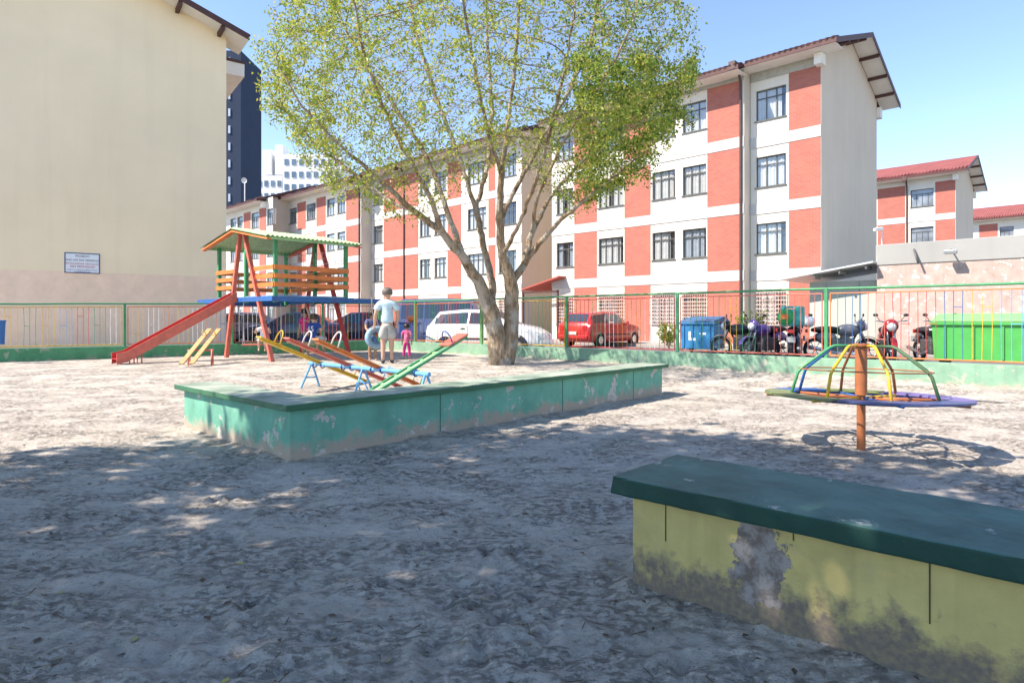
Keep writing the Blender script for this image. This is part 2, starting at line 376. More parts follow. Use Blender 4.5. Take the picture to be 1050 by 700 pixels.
# ------------------------------------------------------------------ ground
def vnoise(x, y, seed):
    xi = np.floor(x).astype(np.int64); yi = np.floor(y).astype(np.int64); xf = x-xi; yf = y-yi
    def h(a, b):
        n = (a*374761393+b*668265263+seed*974711) & 0x7fffffff
        n = ((n ^ (n >> 13))*1274126177) & 0x7fffffff
        return ((n ^ (n >> 16)) & 0xffff)/65535.0
    u = xf*xf*(3-2*xf); v = yf*yf*(3-2*yf)
    return (h(xi, yi)*(1-u)+h(xi+1, yi)*u)*(1-v)+(h(xi, yi+1)*(1-u)+h(xi+1, yi+1)*u)*v-.5
LF0 = Vector((-12.2, 14.9, 0)); LFD = Vector((.8045, .594, 0))      # left fence line
LFN = Vector((-.594, .8045, 0)); BF = 12.3
def make_sand():
    Ys = np.concatenate([np.linspace(-6, .7, 24), .7*np.power(24/.7, np.linspace(.006, 1, 560))])
    us = np.linspace(-1, 1, 800)
    half = np.where(Ys < 1.2, 14.0, np.minimum(14.0, 1.4+1.15*Ys))
    half = np.where(Ys < 1.2, 14.0*(1-sstep(-.5, .9, Ys))+2.9*sstep(-.5, .9, Ys), 1.5+1.15*Ys)
    X = us[None, :]*half[:, None]; Y = np.repeat(Ys[:, None], len(us), 1)
    Z = sand_base(X, Y)
    near = 1-.6*sstep(8, 16, Y)
    for fq, am, sd in ((.45, .04, 1), (1.3, .016, 2), (3.1, .012, 3), (7.3, .011, 4), (15, .012, 5), (31, .009, 6)):
        Z = Z+near*am*vnoise(X*fq, Y*fq*1.15, sd)
    for i in range(1300):                       # footprints and scuffs
        y0 = 1.3+10*RNG.random()**1.7; x0 = (RNG.random()*2-1)*(.9*y0+.4); a = RNG.random()*3.14
        L, W, D = .05+.09*RNG.random(), .022+.035*RNG.random(), .005+.015*RNG.random()**2
        r0, r1 = np.searchsorted(Ys, [y0-.45, y0+.45])
        dx = X[r0:r1]-x0; dy = Y[r0:r1]-y0
        p = (dx*math.cos(a)+dy*math.sin(a))/L; q = (-dx*math.sin(a)+dy*math.cos(a))/W
        d2 = p*p+q*q
        Z[r0:r1] += -D*np.exp(-d2)+D*.45*np.exp(-(np.sqrt(d2)-1.6)**2*2.5)
    bq = X*math.cos(ANG)+Y*math.sin(ANG); aq = -X*math.sin(ANG)+Y*math.cos(ANG)
    dr = np.full(X.shape, 9.0)
    for b0, b1, a0, a1 in ((2.6, 8.86, 4.9, 5.26), (2.6, 2.94, 4.9, 7.22), (2.44, 2.94, -3.6, 1.5), (BF-.08, BF+.3, -6, 18)):
        dr = np.minimum(dr, np.hypot(np.maximum(np.maximum(b0-bq, bq-b1), 0), np.maximum(np.maximum(a0-aq, aq-a1), 0)))
    Z = Z+np.exp(-dr/.11)*(.02+.06*np.maximum(0, vnoise(X*2.2, Y*2.2, 9)+.1))
    nr, nc = X.shape
    verts = np.stack([X, Y, Z], -1).reshape(-1, 3)
    bb = X*math.cos(ANG)+Y*math.sin(ANG); ll = (X-LF0.x)*LFN.x+(Y-LF0.y)*LFN.y
    ok = (bb < BF+.2) & (ll < .2)
    idx = np.arange(nr*nc).reshape(nr, nc)
    q = np.stack([idx[:-1, :-1], idx[:-1, 1:], idx[1:, 1:], idx[1:, :-1]], -1)
    keep = ok[:-1, :-1] | ok[:-1, 1:] | ok[1:, 1:] | ok[1:, :-1]
    q = q[keep]
    me = bpy.data.meshes.new('sand'); me.from_pydata(verts.tolist(), [], q.tolist()); me.materials.append(SAND)
    me.polygons.foreach_set('use_smooth', [True]*len(me.polygons)); me.update()
    o = bpy.data.objects.new('sand', me); COL.objects.link(o); tag(o, kind='structure')
    return X, Y, Z
SX, SY, SZ = make_sand()
def sand_z(x, y):
    i = int(np.argmin(np.abs(SY[:, 0]-y))); j = int(np.argmin(np.abs(SX[i]-x))); return float(SZ[i, j])
g = MB(); g.add([(-1500, -300, -.35), (1500, -300, -.35), (1500, 2500, -.35), (-1500, 2500, -.35)], [(0, 1, 2, 3)]); tag(g.build('ground', ASPH), kind='structure')
p = MB(); p.add([bl(-2+12.9, -80, .05), bl(60, -80, .05), bl(60, 90, .05), bl(10.9, 90, .05)], [(0, 1, 2, 3)])
tag(p.build('street', ASPH), kind='structure')
p = MB(); p.box(22.6, 26.5, -10, 55, .0, .16); tag(p.build('pavement', PAVE, rotz=ANGB), kind='structure')
p = MB(); p.box(12.42, 15.9, -8, 8.9, .0, .1); tag(p.build('fence_side_pavement', PAVE, rotz=ANG), kind='structure')
p = MB(); q0 = LF0-LFD*14+LFN*.15; q1 = LF0+LFD*8.6+LFN*.15
p.add([q0+Vector((0, 0, .07)), q1+Vector((0, 0, .07)), q1+LFN*8+Vector((0, 0, .07)), q0+LFN*8+Vector((0, 0, .07))], [(0, 1, 2, 3)])
tag(p.build('side_path', PAVE), kind='structure')
# litter on the sand
lit = MB()
for i in range(1500):
    y = 1.5+7*random.random()**1.5; x = (random.random()*2-1)*(.85*y+.3); z = sand_z(x, y)+.004
    a = random.random()*6.28; k = random.random()
    if k < .72:
        L = .006+.02*random.random()**2; Wd = L*(.35+.3*random.random()); mi = 0 if k < .5 else (1 if k < .69 else 2)
        c, s = math.cos(a), math.sin(a); up = .006*random.random()
        lit.add([(x-c*L, y-s*L, z), (x+s*Wd, y-c*Wd, z+up), (x+c*L, y+s*L, z+up*.5), (x-s*Wd, y+c*Wd, z+up)], [(0, 1, 2, 3)], mi)
    else:
        L = .02+.06*random.random(); lit.tube([(x, y, z), (x+math.cos(a)*L, y+math.sin(a)*L, z+.004)], .0016, 4, 0)
tag(lit.build('leaf_litter', [mat('dry_leaf', (.10, .065, .04), .9), mat('pale_leaf', (.30, .24, .15), .9), mat('yellow_leaf', (.42, .36, .08), .8)], recalc=False), 'small dry leaves and twigs scattered on the sand', 'leaf litter', kind='stuff')

# ------------------------------------------------------------------ concrete benches
def cap_extrude(mb, poly, z0, z1):
    k = len(poly); mb.add([(x, y, z0) for x, y in poly]+[(x, y, z1) for x, y in poly],
        [tuple(reversed(range(k))), tuple(range(k, 2*k))]+[(i, (i+1) % k, k+(i+1) % k, k+i) for i in range(k)])
TEAL = mat_planter('teal_wall_paint', (.14, .37, .27), (.40, .31, .24), .125, (.50, .44, .40), .9)
YEL = mat_planter('yellow_wall_paint', (.54, .44, .17), (.17, .14, .115), .15, (.30, .26, .2), .12, patch=((2.44, .93, .29), (4, 9.5, 5.2)))
CAPG = mat_cap('green_cap', (.035, .13, .065), (.40, .44, .36), .95)
CAPT = mat_cap('dark_teal_cap', (.008, .05, .036), (.11, .26, .22), .7)
t = thing('concrete_bench', 'long L-shaped teal concrete bench with green slab top in the sand', 'bench', (0, 0, 0), ANG)
m = MB(); cap_extrude(m, [(2.60, 4.90), (8.86, 4.90), (8.86, 5.26), (2.94, 5.26), (2.94, 7.22), (2.60, 7.22)], -.06, .436); m.build('wall', TEAL, t, bev=.008)
m = MB(); cap_extrude(m, [(2.53, 4.83), (8.95, 4.83), (8.95, 5.31), (2.99, 5.31), (2.99, 7.31), (2.53, 7.31)], .436, .491); m.build('slab_top', CAPG, t, bev=.012)
for b in (4.25, 6.3, 8.0):
    m = MB(); m.box(b, b+.008, 4.897, 4.903, 0, .43); m.build('joint', mat('joint_dark', (.05, .09, .07), .9), t)  # dark vertical joint lines in the bench wall
t = thing('concrete_bench', 'yellow concrete bench with dark teal slab top, grimy base and peeled patch', 'bench', (0, 0, 0), ANG)
m = MB(); m.box(2.44, 2.94, -3.6, 1.50, -.06, .415); m.build('wall', YEL, t, bev=.01)
m = MB(); m.box(2.375, 3.0, -3.65, 1.575, .415, .492); m.build('slab_top', CAPT, t, bev=.016)
for a, z0 in ((1.33, .24), (.37, .20), (.80, .37)):
    m = MB(); m.box(2.4375, 2.443, a, a+.0045, z0, .413); m.build('joint', mat('crack_dark', (.075, .065, .035), .9), t)

def roughen(o, cell, amp, chip, bev):
    me = o.data; bm = bmesh.new(); bm.from_mesh(me)
    bmesh.ops.bevel(bm, geom=list(bm.edges), offset=bev, segments=2, affect='EDGES', profile=.6)
    lo = [min(v.co[k] for v in bm.verts) for k in range(3)]; hi = [max(v.co[k] for v in bm.verts) for k in range(3)]
    for k in (0, 1):
        n = int((hi[k]-lo[k])/cell)
        for i in range(1, n):
            pl = Vector((0, 0, 0)); pl[k] = lo[k]+(hi[k]-lo[k])*i/n; no = Vector((0, 0, 0)); no[k] = 1
            bmesh.ops.bisect_plane(bm, geom=list(bm.verts)+list(bm.edges)+list(bm.faces), plane_co=pl, plane_no=no)
    zm = (lo[2]+hi[2])/2; cx_ = {}
    bm.normal_update()
    for v in bm.verts:
        p = v.co.copy(); d = noise_m.noise(p*7)*amp+noise_m.noise(p*23)*amp*.5
        e = 1-abs(v.normal.z) if abs(v.normal.z) < .98 else 0
        ch = noise_m.noise(p*5.3+Vector((3, 1, 7)))
        if e > .05 and v.normal.z > .1 and ch > .28: d -= chip*min(1, (ch-.28)*5)
        v.co += v.normal*d
    bm.to_mesh(me); bm.free(); me.update()
for o in list(bpy.data.objects):
    if o.name.startswith('slab_top'):
        o.modifiers.clear(); roughen(o, .045, .003, .010, .009)

# ------------------------------------------------------------------ fences
BARC = [YELLOW, RED, BLUE, GREEN, ORANGE, WHITE, LBLUE, REDL]
def fence(name, label, P0, D, t0, t1, posts, zrail, wall_mat, wall_label, mseed, face, foot):
    rnd = random.Random(mseed)
    ang = math.atan2(D.y, D.x)
    wt = MB(); Lw = t1-t0
    wt.box(t0, t1, -.08, .08, -.1, .49); wo = wt.build('low_wall', wall_mat, loc=P0, rotz=ang, bev=.01); tag(wo, wall_label, 'low wall')
    ft = thing(name, label, 'fence', P0, ang)
    m = MB(); n = 14
    m.tube([(t0+(t1-t0)*i/n, 0, zrail(t0+(t1-t0)*i/n)+rnd.uniform(-.006, .006)) for i in range(n+1)], .022, 8); m.build('top_rail', GREEN, ft, smooth=True)
    for i, tp in enumerate(posts):
        m = MB(); m.box(tp-.03, tp+.03, -.03, .03, .48, zrail(tp)+.02); m.build('post', GREEN if i % 2 else paint('post_green', (.08, .36, .16)), ft, bev=.006)
    for i in range(len(posts)-1):
        a, b = posts[i]+.07, posts[i+1]-.07
        if b > t1: b = t1
        zt = lambda x: zrail(x)-.085
        zb = .535; m = MB(); fc = [RED, YELLOW, ORANGE, REDL][(i+mseed) % 4]; mats = BARC+[fc]
        m.tube([(a, 0, zt(a)), (b, 0, zt(b))], .011, 6, 8); m.tube([(a, 0, zb), (b, 0, zb)], .013, 6, 8)
        m.tube([(a, 0, zb), (a, 0, zt(a))], .011, 6, 8); m.tube([(b, 0, zb), (b, 0, zt(b))], .011, 6, 8)
        nb = int((b-a)/.118); cs = [rnd.randrange(8)]*2
        for j in range(1, nb):
            x = a+(b-a)*j/nb
            if j % 3 == 1: cj = rnd.randrange(8)
            bend = rnd.uniform(-.012, .012)
            m.tube([(x, 0, zb), (x+bend, 0, (zb+zt(x))/2), (x, 0, zt(x))], .0056, 5, cj)
            if j % 3 == 2:
                z = zb+(zt(x)-zb)*rnd.choice((.28, .52, .76))
                m.tube([(x-(b-a)/nb, 0, z), (x, 0, z)], .0065, 5, cj)
        m.build('bar_panel', mats, ft)
    return ft
def zl(t): return 1.56+.016*max(0, t)
fence('railing_fence', 'faded multicoloured bar fence below the blank beige gable wall', LF0, LFD, -6.5, 9.73, [-5.5, -2.76, -.12, 2.52, 5.16, 7.8, 9.7], zl, GREENWALL,
      'dark green low wall under the fence by the beige gable', 3, 1, 0)
Pb = yard(BF, 0); Ab = yard(0, 1)
def zr(t): return 1.75
fence('railing_fence', 'multicoloured bar fence with green rail along the parking street', Pb, Ab, -5.5, 17.2, [-5.44, -2.47, .5, 3.47, 6.44, 9.43, 12.41, 15.33, 17.17], zr, GREENWALL2,
      'pale green low wall under the fence along the parking street', 8, 1, 0)

# ------------------------------------------------------------------ apartment blocks
def facade(mb, x, y0, y1, z0, z1, ops, rev, mi=0):
    ys = sorted({y0, y1, *[v for o in ops for v in o[:2]]}); zs = sorted({z0, z1, *[v for o in ops for v in o[2:]]})
    for i in range(len(ys)-1):
        for k in range(len(zs)-1):
            cy, cz = (ys[i]+ys[i+1])/2, (zs[k]+zs[k+1])/2
            if any(o[0] < cy < o[1] and o[2] < cz < o[3] for o in ops): continue
            mb.add([(x, ys[i], zs[k]), (x, ys[i+1], zs[k]), (x, ys[i+1], zs[k+1]), (x, ys[i], zs[k+1])], [(0, 3, 2, 1)], mi)
    for a, b, c, d in ops:
        mb.add([(x, a, c), (x, b, c), (x, b, d), (x, a, d), (x+rev, a, c), (x+rev, b, c), (x+rev, b, d), (x+rev, a, d)],
               [(0, 1, 5, 4), (1, 2, 6, 5), (2, 3, 7, 6), (3, 0, 4, 7)], mi)
def window(parent, x, a, b, c, d, rnd, detail, ground):
    m = MB(); t = .045; xf = x+.09
    def bar(y0, y1, z0, z1, dx=0): m.box(xf+dx, xf+.05, y0, y1, z0, z1)
    bar(a, b, c, c+t); bar(a, b, d-t, d); bar(a, a+t, c+t, d-t); bar(b-t, b, c+t, d-t)
    tz = d-(d-c)*.27
    bar(a+t, b-t, tz-.02, tz+.02, .004)
    nm = 3 if b-a > 1.25 else (2 if b-a > .9 else 1)
    for k in range(1, nm+1):
        y = a+(b-a)*k/(nm+1); bar(y-.018, y+.018, c+t, tz-.02, .003)
        if detail > 1: bar(y-.015, y+.015, tz+.02, d-t, .006)
    m.box(x-.05, x+.09, a-.04, b+.04, c-.05, c-.002)          # sill
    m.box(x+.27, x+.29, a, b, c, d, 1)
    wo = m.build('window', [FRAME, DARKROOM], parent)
    g = MB(); xg = xf+.03
    g.add([(xg, a+t, c+t), (xg, b-t, c+t), (xg, b-t, d-t), (xg, a+t, d-t)], [(0, 3, 2, 1)])
    g.build('pane', GLASS if detail > 1 else GLASSFAR, wo)
    if detail > 1 and rnd.random() < .97:
        cm = MB(); full = rnd.random() < .25
        spans = [(a+.03, b-.03)] if full else ([(a+.03, a+(b-a)*rnd.uniform(.3, .48)), (b-(b-a)*rnd.uniform(.3, .48), b-.03)] if rnd.random() < .5 else [(a+(b-a)*rnd.uniform(.1, .3), b-.04)])
        for s0, s1 in spans:
            n = max(6, int((s1-s0)/.035)); top = d-.03; bot = c+.03
            v = []
            for i in range(n+1):
                y = s0+(s1-s0)*i/n; xx = x+.165+.018*math.sin(i*1.35+rnd.random())
                v += [(xx, y, bot), (xx, y, top)]
            cm.add(v, [(2*i, 2*i+2, 2*i+3, 2*i+1) for i in range(n)])
        cm.build('curtain', CURT if rnd.random() < .7 else mat('curtain_grey', (.34, .37, .42), .9), wo, smooth=True)
    if ground:
        gm = MB(); xo = x-.06
        for k in range(int((b-a+.1)/.11)+1):
            y = a-.05+k*.11; gm.box(xo-.008, xo+.008, y-.008, y+.008, c-.02, d+.1)
        for k in range(int((d-c)/.17)+1):
            z = c+k*.17; gm.box(xo-.019, xo-.009, a-.06, b+.06, z-.016, z+.016)
        gm.build('grille', GRILLE, wo)
        if rnd.random() < .7:
            sm = MB()
            n = 8
            for k in range(n): sm.box(x+.05, x+.075, a+.02, a+(b-a)*rnd.choice((.45, .98)), c+(d-c)*(k+.1)/n, c+(d-c)*(k+.8)/n)
            sm.build('shutter', SHUT, wo)
def apartment(label, b0, a0, a1, segs, depth=8.3, detail=1, nst=4, roof_mat=None, gable_mat=None, wall=None, seed=1, over_gable=.8, left_end=False, group='apartment blocks', pipes=(), fa=None, zoff=0, h0=2.8):
    rnd = random.Random(seed); roof_mat = roof_mat or TILE; gable_mat = gable_mat or GABLE; wall = wall or CREAM
    t = thing('apartment_block', label, 'apartment block', bl(b0, a0, zoff), ANGB, group)
    W = a1-a0; S = h0; ze = S*nst+.55; slope = .366; xr = depth/2; zrg = ze+(xr+.9)*slope
    def zroof(x): return ze+(min(x, depth-x)+.9)*slope
    minx = min(s[0] for s in segs)
    # body shell behind the facade
    m = MB()
    m.prism([(.32, -.3), (depth, -.3), (depth, zroof(depth)-.17), (xr, zrg-.17), (.32, zroof(.32)-.17)], (0, 0, 0), (1, 0, 0), (0, 0, 1), (0, W, 0))
    m.build('gable_body', gable_mat, t)
    for xo, y0, y1, cols in segs:
        ops = []; bricks = []
        for c0, c1, kind, wins in cols:
            c0 -= a0; c1 -= a0
            if kind == 'brick': bricks.append((c0, c1))
            for w0, w1 in wins:
                for k in range(nst):
                    zb = k*S+(1.12 if k else .95); ops.append((w0-a0, w1-a0, zb, k*S+2.40, k))
        ztop = zroof(xo)-.16
        m = MB(); facade(m, xo, y0-a0, y1-a0, -.3, ztop, [o[:4] for o in ops], .30-min(0, 0))
        for yy in (y0-a0, y1-a0):
            m.add([(xo, yy, -.3), (.32, yy, -.3), (.32, yy, zroof(.32)-.172), (xo, yy, ztop)], [(0, 1, 2, 3)], 1)
        m.build('front_wall', [wall, gable_mat if xo == 0 and detail > 1 else BEIGE], t)
        for c0, c1 in bricks:
            for k in range(nst):
                z0 = k*S+.45 if k else .1
                m = MB(); m.box(xo-.018, xo+.05, c0, c1, z0, (k+1)*S); m.build('brick_panel', BRICK, t)
        for k in range(1, nst):
            m = MB(); m.box(xo-.035, xo+.05, y0-a0+.004, y1-a0-.004, k*S+.002, k*S+.448); m.build('floor_band', BANDM, t)
        if detail > 1:
            m = MB(); m.box(xo-.03, xo+.05, y0-a0+.004, y1-a0-.004, nst*S+.002, zroof(xo)-.9*slope-.17); m.build('eave_band', mat('eave_band_grey', (.40, .385, .34), .85), t)
        for a, b, c, d, k in ops: window(t, xo, a, b, c, d, rnd, detail, ground=(k == 0 and detail > 1))
        # eave of this segment
        e0 = y0-a0-(over_gable if y0 == a0 else .12); e1 = y1-a0+(.12 if y1 != a1 else .25)
        xe = xo-.9; zeave = ze+(xo)*slope
        rf = MB(); P = [(xe, zeave), (xr, zrg), (xr, zrg-.13), (xe, zeave-.13)]
        rf.prism(P, (0, e0, 0), (1, 0, 0), (0, 0, 1), (0, e1-e0, 0)); ro = rf.build('roof', roof_mat, t)
        # rows of tile noses along the eave
        tn = MB(); nn = int((e1-e0)/.22)
        for i in range(nn):
            y = e0+.11+i*.22; tn.tube([(xe-.06, y, zeave+.012), (xe+.6, y, zeave+.012+.66*slope)], .06, 6)
        tn.build('tile_row', roof_mat, ro)
        fm = MB(); fm.box(xe-.035, xe-.002, e0-.03, e1, zeave-.17, zeave+.01); fm.build('fascia', FASCIA, ro)
        sm = MB(); sm.prism([(xe, zeave-.165), (xe, zeave-.135), (xo-.0, zeave-.135), (xo-.0, zeave-.165)], (0, e0+.02, 0), (1, 0, 0), (0, 0, 1), (0, e1-e0-.04, 0)); sm.build('soffit', SOFFIT, ro)
    # back slope and gable rake
    rf = MB(); rf.prism([(xr, zrg), (depth+.9, ze), (depth+.9, ze-.13), (xr, zrg-.13)], (0, -over_gable, 0), (1, 0, 0), (0, 0, 1), (0, W+over_gable+.25, 0)); rb = rf.build('roof', roof_mat, t)
    rk = MB(); y = -over_gable-.035
    rk.prism([(-.9, ze+.02), (xr, zrg+.02), (depth+.93, ze+.01), (depth+.93, ze-.2), (xr, zrg-.2), (-.9, ze-.2)], (0, y, 0), (1, 0, 0), (0, 0, 1), (0, .03, 0)); rk.build('barge_board', FASCIA, rb)
    us = MB()
    for s0, s1 in ((-.88, xr), (xr, depth+.88)):
        f0 = zroof(s0)-.2 if s0 < xr else zrg-.2; f1 = zrg-.2 if s1 <= xr+1e-6 else ze-.2
        if s0 < 0: f0 = ze+.007-.2
        us.add([(s0, -over_gable, f0+.065), (s1, -over_gable, f1+.065), (s1, -.004, f1+.065), (s0, -.004, f0+.065)], [(0, 1, 2, 3)])
    us.build('gable_soffit', SOFFIT, rb, recalc=False)
    for x in (.9, 2.1, 3.3, depth-3.0, depth-1.6, depth-.3):
        pu = MB(); zz = zroof(x)-.14; pu.box(x-.06, x+.06, -over_gable+.01, -.003, zz-.13, zz-.005); pu.build('purlin', FASCIA, rb)
    m = MB(); m.box(-.42, .02, -.16, .14, ze-.62, ze-.18); m.build('beam_end', SOFFIT, t)
    m = MB(); m.box(depth-.02, depth+.35, -.16, .14, ze-.7, ze-.2); m.build('beam_end', SOFFIT, t)
    for ap, xo in pipes:
        m = MB(); yy = ap-a0; m.tube([(xo-.07, yy, 0), (xo-.07, yy, S*nst-.1), (xo-.3, yy, S*nst+.35), (xo-.75, yy, S*nst+.4)], .055, 8); m.box(xo-.95, xo-.65, yy-.14, yy+.14, ze-.35, ze-.02)
        m.build('downpipe', PIPE, t)
    return t
B1 = 26.23
def W(b, *px): return [(a_of(px[i+1], b)+.04, a_of(px[i], b)-.04) for i in range(0, len(px), 2)]
def C(b, p0, p1, kind, *wp): return (a_of(p1, b), a_of(p0, b), kind, W(b, *wp))
# right (nearest) block
b = B1; bL = B1-.6; a0 = a_of(842, b); ap = a_of(763, bL); aend = a_of(566, bL)
colsR = [C(b, 809, 841.5, 'brick'), C(b, 773, 809, 'bay', 774, 807)]
colsL = [C(bL, 725.4, 761, 'brick'), C(bL, 667, 725.4, 'bay', 668, 693, 699, 725), C(bL, 640.5, 667, 'brick'), C(bL, 612, 640.5, 'bay', 613, 640), C(bL, 589, 612, 'brick'), C(bL, 567, 589, 'bay', 570, 588.5)]
apartment('nearest red brick and cream apartment block with tall blank grey gable', b, a0, aend, [(0, a0, ap-.02, colsR), (-.6, ap, aend, colsL)], detail=2, seed=5, pipes=[(ap+.12, -.6)])
# middle block behind the tree
b = 26.3; a0 = a_of(535, b); a1 = a_of(381, b)
cols = [C(b, 508, 534, 'bay', 511, 530), C(b, 501, 508, 'brick'), C(b, 473, 501, 'bay', 479, 499), C(b, 459, 473, 'brick'), C(b, 429, 459, 'bay', 430, 442, 445, 458), C(b, 415.3, 429, 'brick'), C(b, 393.5, 414.5, 'brick'), C(b, 382, 393.5, 'bay', 382.5, 393)]
apartment('red brick and cream apartment block seen through the bare branches of the tree', b, a0, a1, [(0, a0, a1, cols)], detail=2, seed=9, gable_mat=BEIGE, pipes=[(a_of(414.9, b), 0)])
b = 25.4; a0 = a1; a1 = a_of(295, b)
cols = [C(b, 355, 369, 'brick'), C(b, 334, 355, 'bay', 334.8, 343.5, 345.5, 354.5), C(b, 324.6, 334, 'brick'), C(b, 313.6, 324.6, 'bay', 314, 324), C(b, 305, 313.6, 'brick'), C(b, 295.6, 305, 'bay', 296.5, 304.5)]
apartment('red brick and cream apartment block standing behind the wooden playhouse roof', b, a0, a1, [(0, a0, a1, cols)], detail=1, seed=3, h0=2.7, gable_mat=BEIGE, pipes=[(a0+.15, 0)], over_gable=.15)
b = 23.4; a0 = a1-.2; a1 = a0+16
cols = [C(b, 273, 281, 'bay', 273.5, 280), C(b, 266, 273, 'brick'), C(b, 257, 266, 'bay', 257.5, 265.5), C(b, 250, 257, 'brick'), C(b, 235, 250, 'bay', 236, 242, 243, 249)]
apartment('farthest visible brick apartment block of the row, half hidden by the beige gable', b, a0, a1, [(0, a0, a1, cols)], detail=1, seed=4, h0=2.6, gable_mat=BEIGE, over_gable=.3)
# second and third rows on the right
b = 54.4; a0 = a_of(980, b); a1 = a0+16
cols = [C(b, 959, 979.5, 'brick'), C(b, 932, 958.5, 'bay', 933, 958), C(b, 900, 928, 'brick'), C(b, 875, 900, 'bay', 876, 898)]
apartment('red roofed brick apartment block behind the low peeling utility building', b, a0, a1, [(0, a0, a1, cols)], detail=1, seed=6, roof_mat=TILER, pipes=[(a_of(930, b), 0)])
b = 82.5; a0 = a_of(1085, b); a1 = a0+24
cols = [C(b, 1062, 1084, 'brick'), C(b, 1024, 1046, 'bay', 1024.5, 1040), C(b, 1004, 1023, 'brick')]
apartment('distant apartment block with red roof at the right edge', b, a0, a1, [(0, a0, a1, cols)], detail=1, seed=8, roof_mat=TILER)

# left blank gable building (own orientation): local x along the gable (to back right), local y back-left
Yc = 22.8; CL = Vector(((232-CX)/F*Yc, Yc, 0))
t = thing('gable_building', 'large blank beige gable wall building with pinkish base on the left', 'apartment block', CL, ANGL)
dep = 8.6; ze = 11.2; sl_ = .34
def zg(x): return ze+.3+sl_*min(-x, dep+x)
m = MB(); m.prism([(0, -.2), (0, zg(0)), (-dep/2, zg(-dep/2)), (-dep, zg(-dep)), (-dep, -.2)], (0, 0, 0), (1, 0, 0), (0, 0, 1), (0, 14, 0)); m.build('wall', LEFTW, t)
for s in (1, -1):
    e = (.62, zg(0)-.62*sl_) if s == 1 else (-dep-.95, zg(0)-.95*sl_)
    m = MB(); top = (-dep/2, zg(-dep/2)); m.prism([e, top, (top[0], top[1]+.14), (e[0], e[1]+.14)], (0, -.75, 0), (1, 0, 0), (0, 0, 1), (0, 1.6 if s == 1 else 14.5, 0)); ro = m.build('roof', [SOFFIT], t)
    m = MB(); m.prism([(e[0], e[1]-.03), (top[0], top[1]-.03), (top[0], top[1]+.17), (e[0], e[1]+.17)], (0, -.79, 0), (1, 0, 0), (0, 0, 1), (0, .035, 0)); m.build('barge_board', FASCIA, ro)
    m = MB(); m.prism([(e[0]+s*.04, e[1]+.142), (top[0], top[1]+.142), (top[0], top[1]+.19), (e[0]+s*.04, e[1]+.19)], (0, -.75, 0), (1, 0, 0), (0, 0, 1), (0, 1.6 if s == 1 else 14.5, 0)); m.build('roof_tiles', TILE, ro)
    for k in (.25, 1.6, 3.0):
        x = -k if s == 1 else -dep+k
        m = MB(); m.box(x-.06, x+.06, -.74, -.003, zg(x)-.16, zg(x)-.01); m.build('purlin', FASCIA, ro)
m = MB(); m.box(-.05, .98, 1.5, 12, 10.72, 11.22); m.build('side_ledge', SOFFIT, t)
m = MB(); m.box(-.02, 1.03, 1.46, 12, 11.225, 11.33); m.build('side_fascia', FASCIA, t)
# notice board on the gable
SIGNW = mat('sign_white', (.78, .80, .84), .5, .04, 4); SIGNB = mat('sign_blue', (.05, .09, .22), .5); INK = mat('ink_black', (.03, .03, .05), .6); INKR = mat('ink_red', (.45, .05, .05), .6)
def gl(px):   # local x on the gable plane for an image column
    u = (px-CX)/F; d = Vector((math.cos(ANGL), math.sin(ANGL))); return (u*CL.y-CL.x)/(d.x-u*d.y)
x0, x1 = gl(66), gl(102.5); xm = (x0+x1)/2; Ys_ = CL.y+xm*math.sin(ANGL); z1 = H+(HY-259.5)/F*Ys_; z0 = H+(HY-280.3)/F*Ys_
sg = thing('notice_sign', 'white notice sign with blue border and lettering on the beige gable', 'sign', CL, ANGL)
m = MB(); m.box(x0, x1, -.022, -.004, z0, z1); m.build('board', SIGNW, sg)
m = MB(); e = .03
for bx in ((x0, x1, z0, z0+e), (x0, x1, z1-e, z1), (x0, x0+e, z0+e, z1-e), (x1-e, x1, z0+e, z1-e)): m.box(bx[0], bx[1], -.03, -.0225, bx[2], bx[3])
m.build('border', SIGNB, sg)
hh = z1-z0; rot = Matrix.Rotation(R(90), 4, 'X')
for txt, fz, sz_, ik in (('PROIBIDO', .80, .085, INK), ('NAS LEIS DO TERRENO', .60, .085, INK), ('ESTACIONAR VEICULOS', .43, .08, INKR), ('SEM PERMISSAO', .28, .095, INKR), ('SUJEITO A MULTA NESTE LOCAL', .14, .055, SIGNB), ('A ADMINISTRACAO', .05, .05, SIGNB)):
    text_mesh(txt, sz_, 'lettering', ik, sg, Matrix.Translation((xm, -.024, z0+hh*fz)) @ rot)

# low utility building with peeling paint
PEEL = mat_planter('peeling_white', (.46, .35, .30), (.30, .25, .21), .35, (.62, .60, .57), .95)
GREYP = mat_wall('grey_parapet', (.35, .35, .33), stain=.25)
bb, aa = 23.1, 5.4
t = thing('utility_building', 'low utility building with grey parapet and peeling pinkish white wall', 'building', bl(bb, aa, 0), ANGB)
m = MB(); m.box(0, 2.6, -13, 0, -.1, 2.95); m.build('wall', PEEL, t)
m = MB(); m.box(-.03, 2.63, -13, .03, 2.952, 3.62); m.build('parapet', GREYP, t, bev=.02)
fl = thing('floodlight', 'small floodlight sticking out from the grey parapet', 'light', bl(bb, aa, 0), ANGB)
ya = a_of(977, bb)-aa
m = MB(); m.beam((-.03, ya, 3.25), (-.32, ya, 3.3), .03, .03); m.build('arm', FRAME, fl)
m = MB(); m.box(-.48, -.28, ya-.16, ya+.16, 3.16, 3.27); m.build('lamp_head', STEEL, fl, bev=.01)
cm = thing('security_camera', 'white security camera on short pole at the parapet corner', 'camera', bl(bb, aa-.12, 3.62), ANGB)
m = MB(); m.tube([(.1, 0, 0), (.1, 0, .55)], .02, 8); m.build('pole', WHITE, cm)
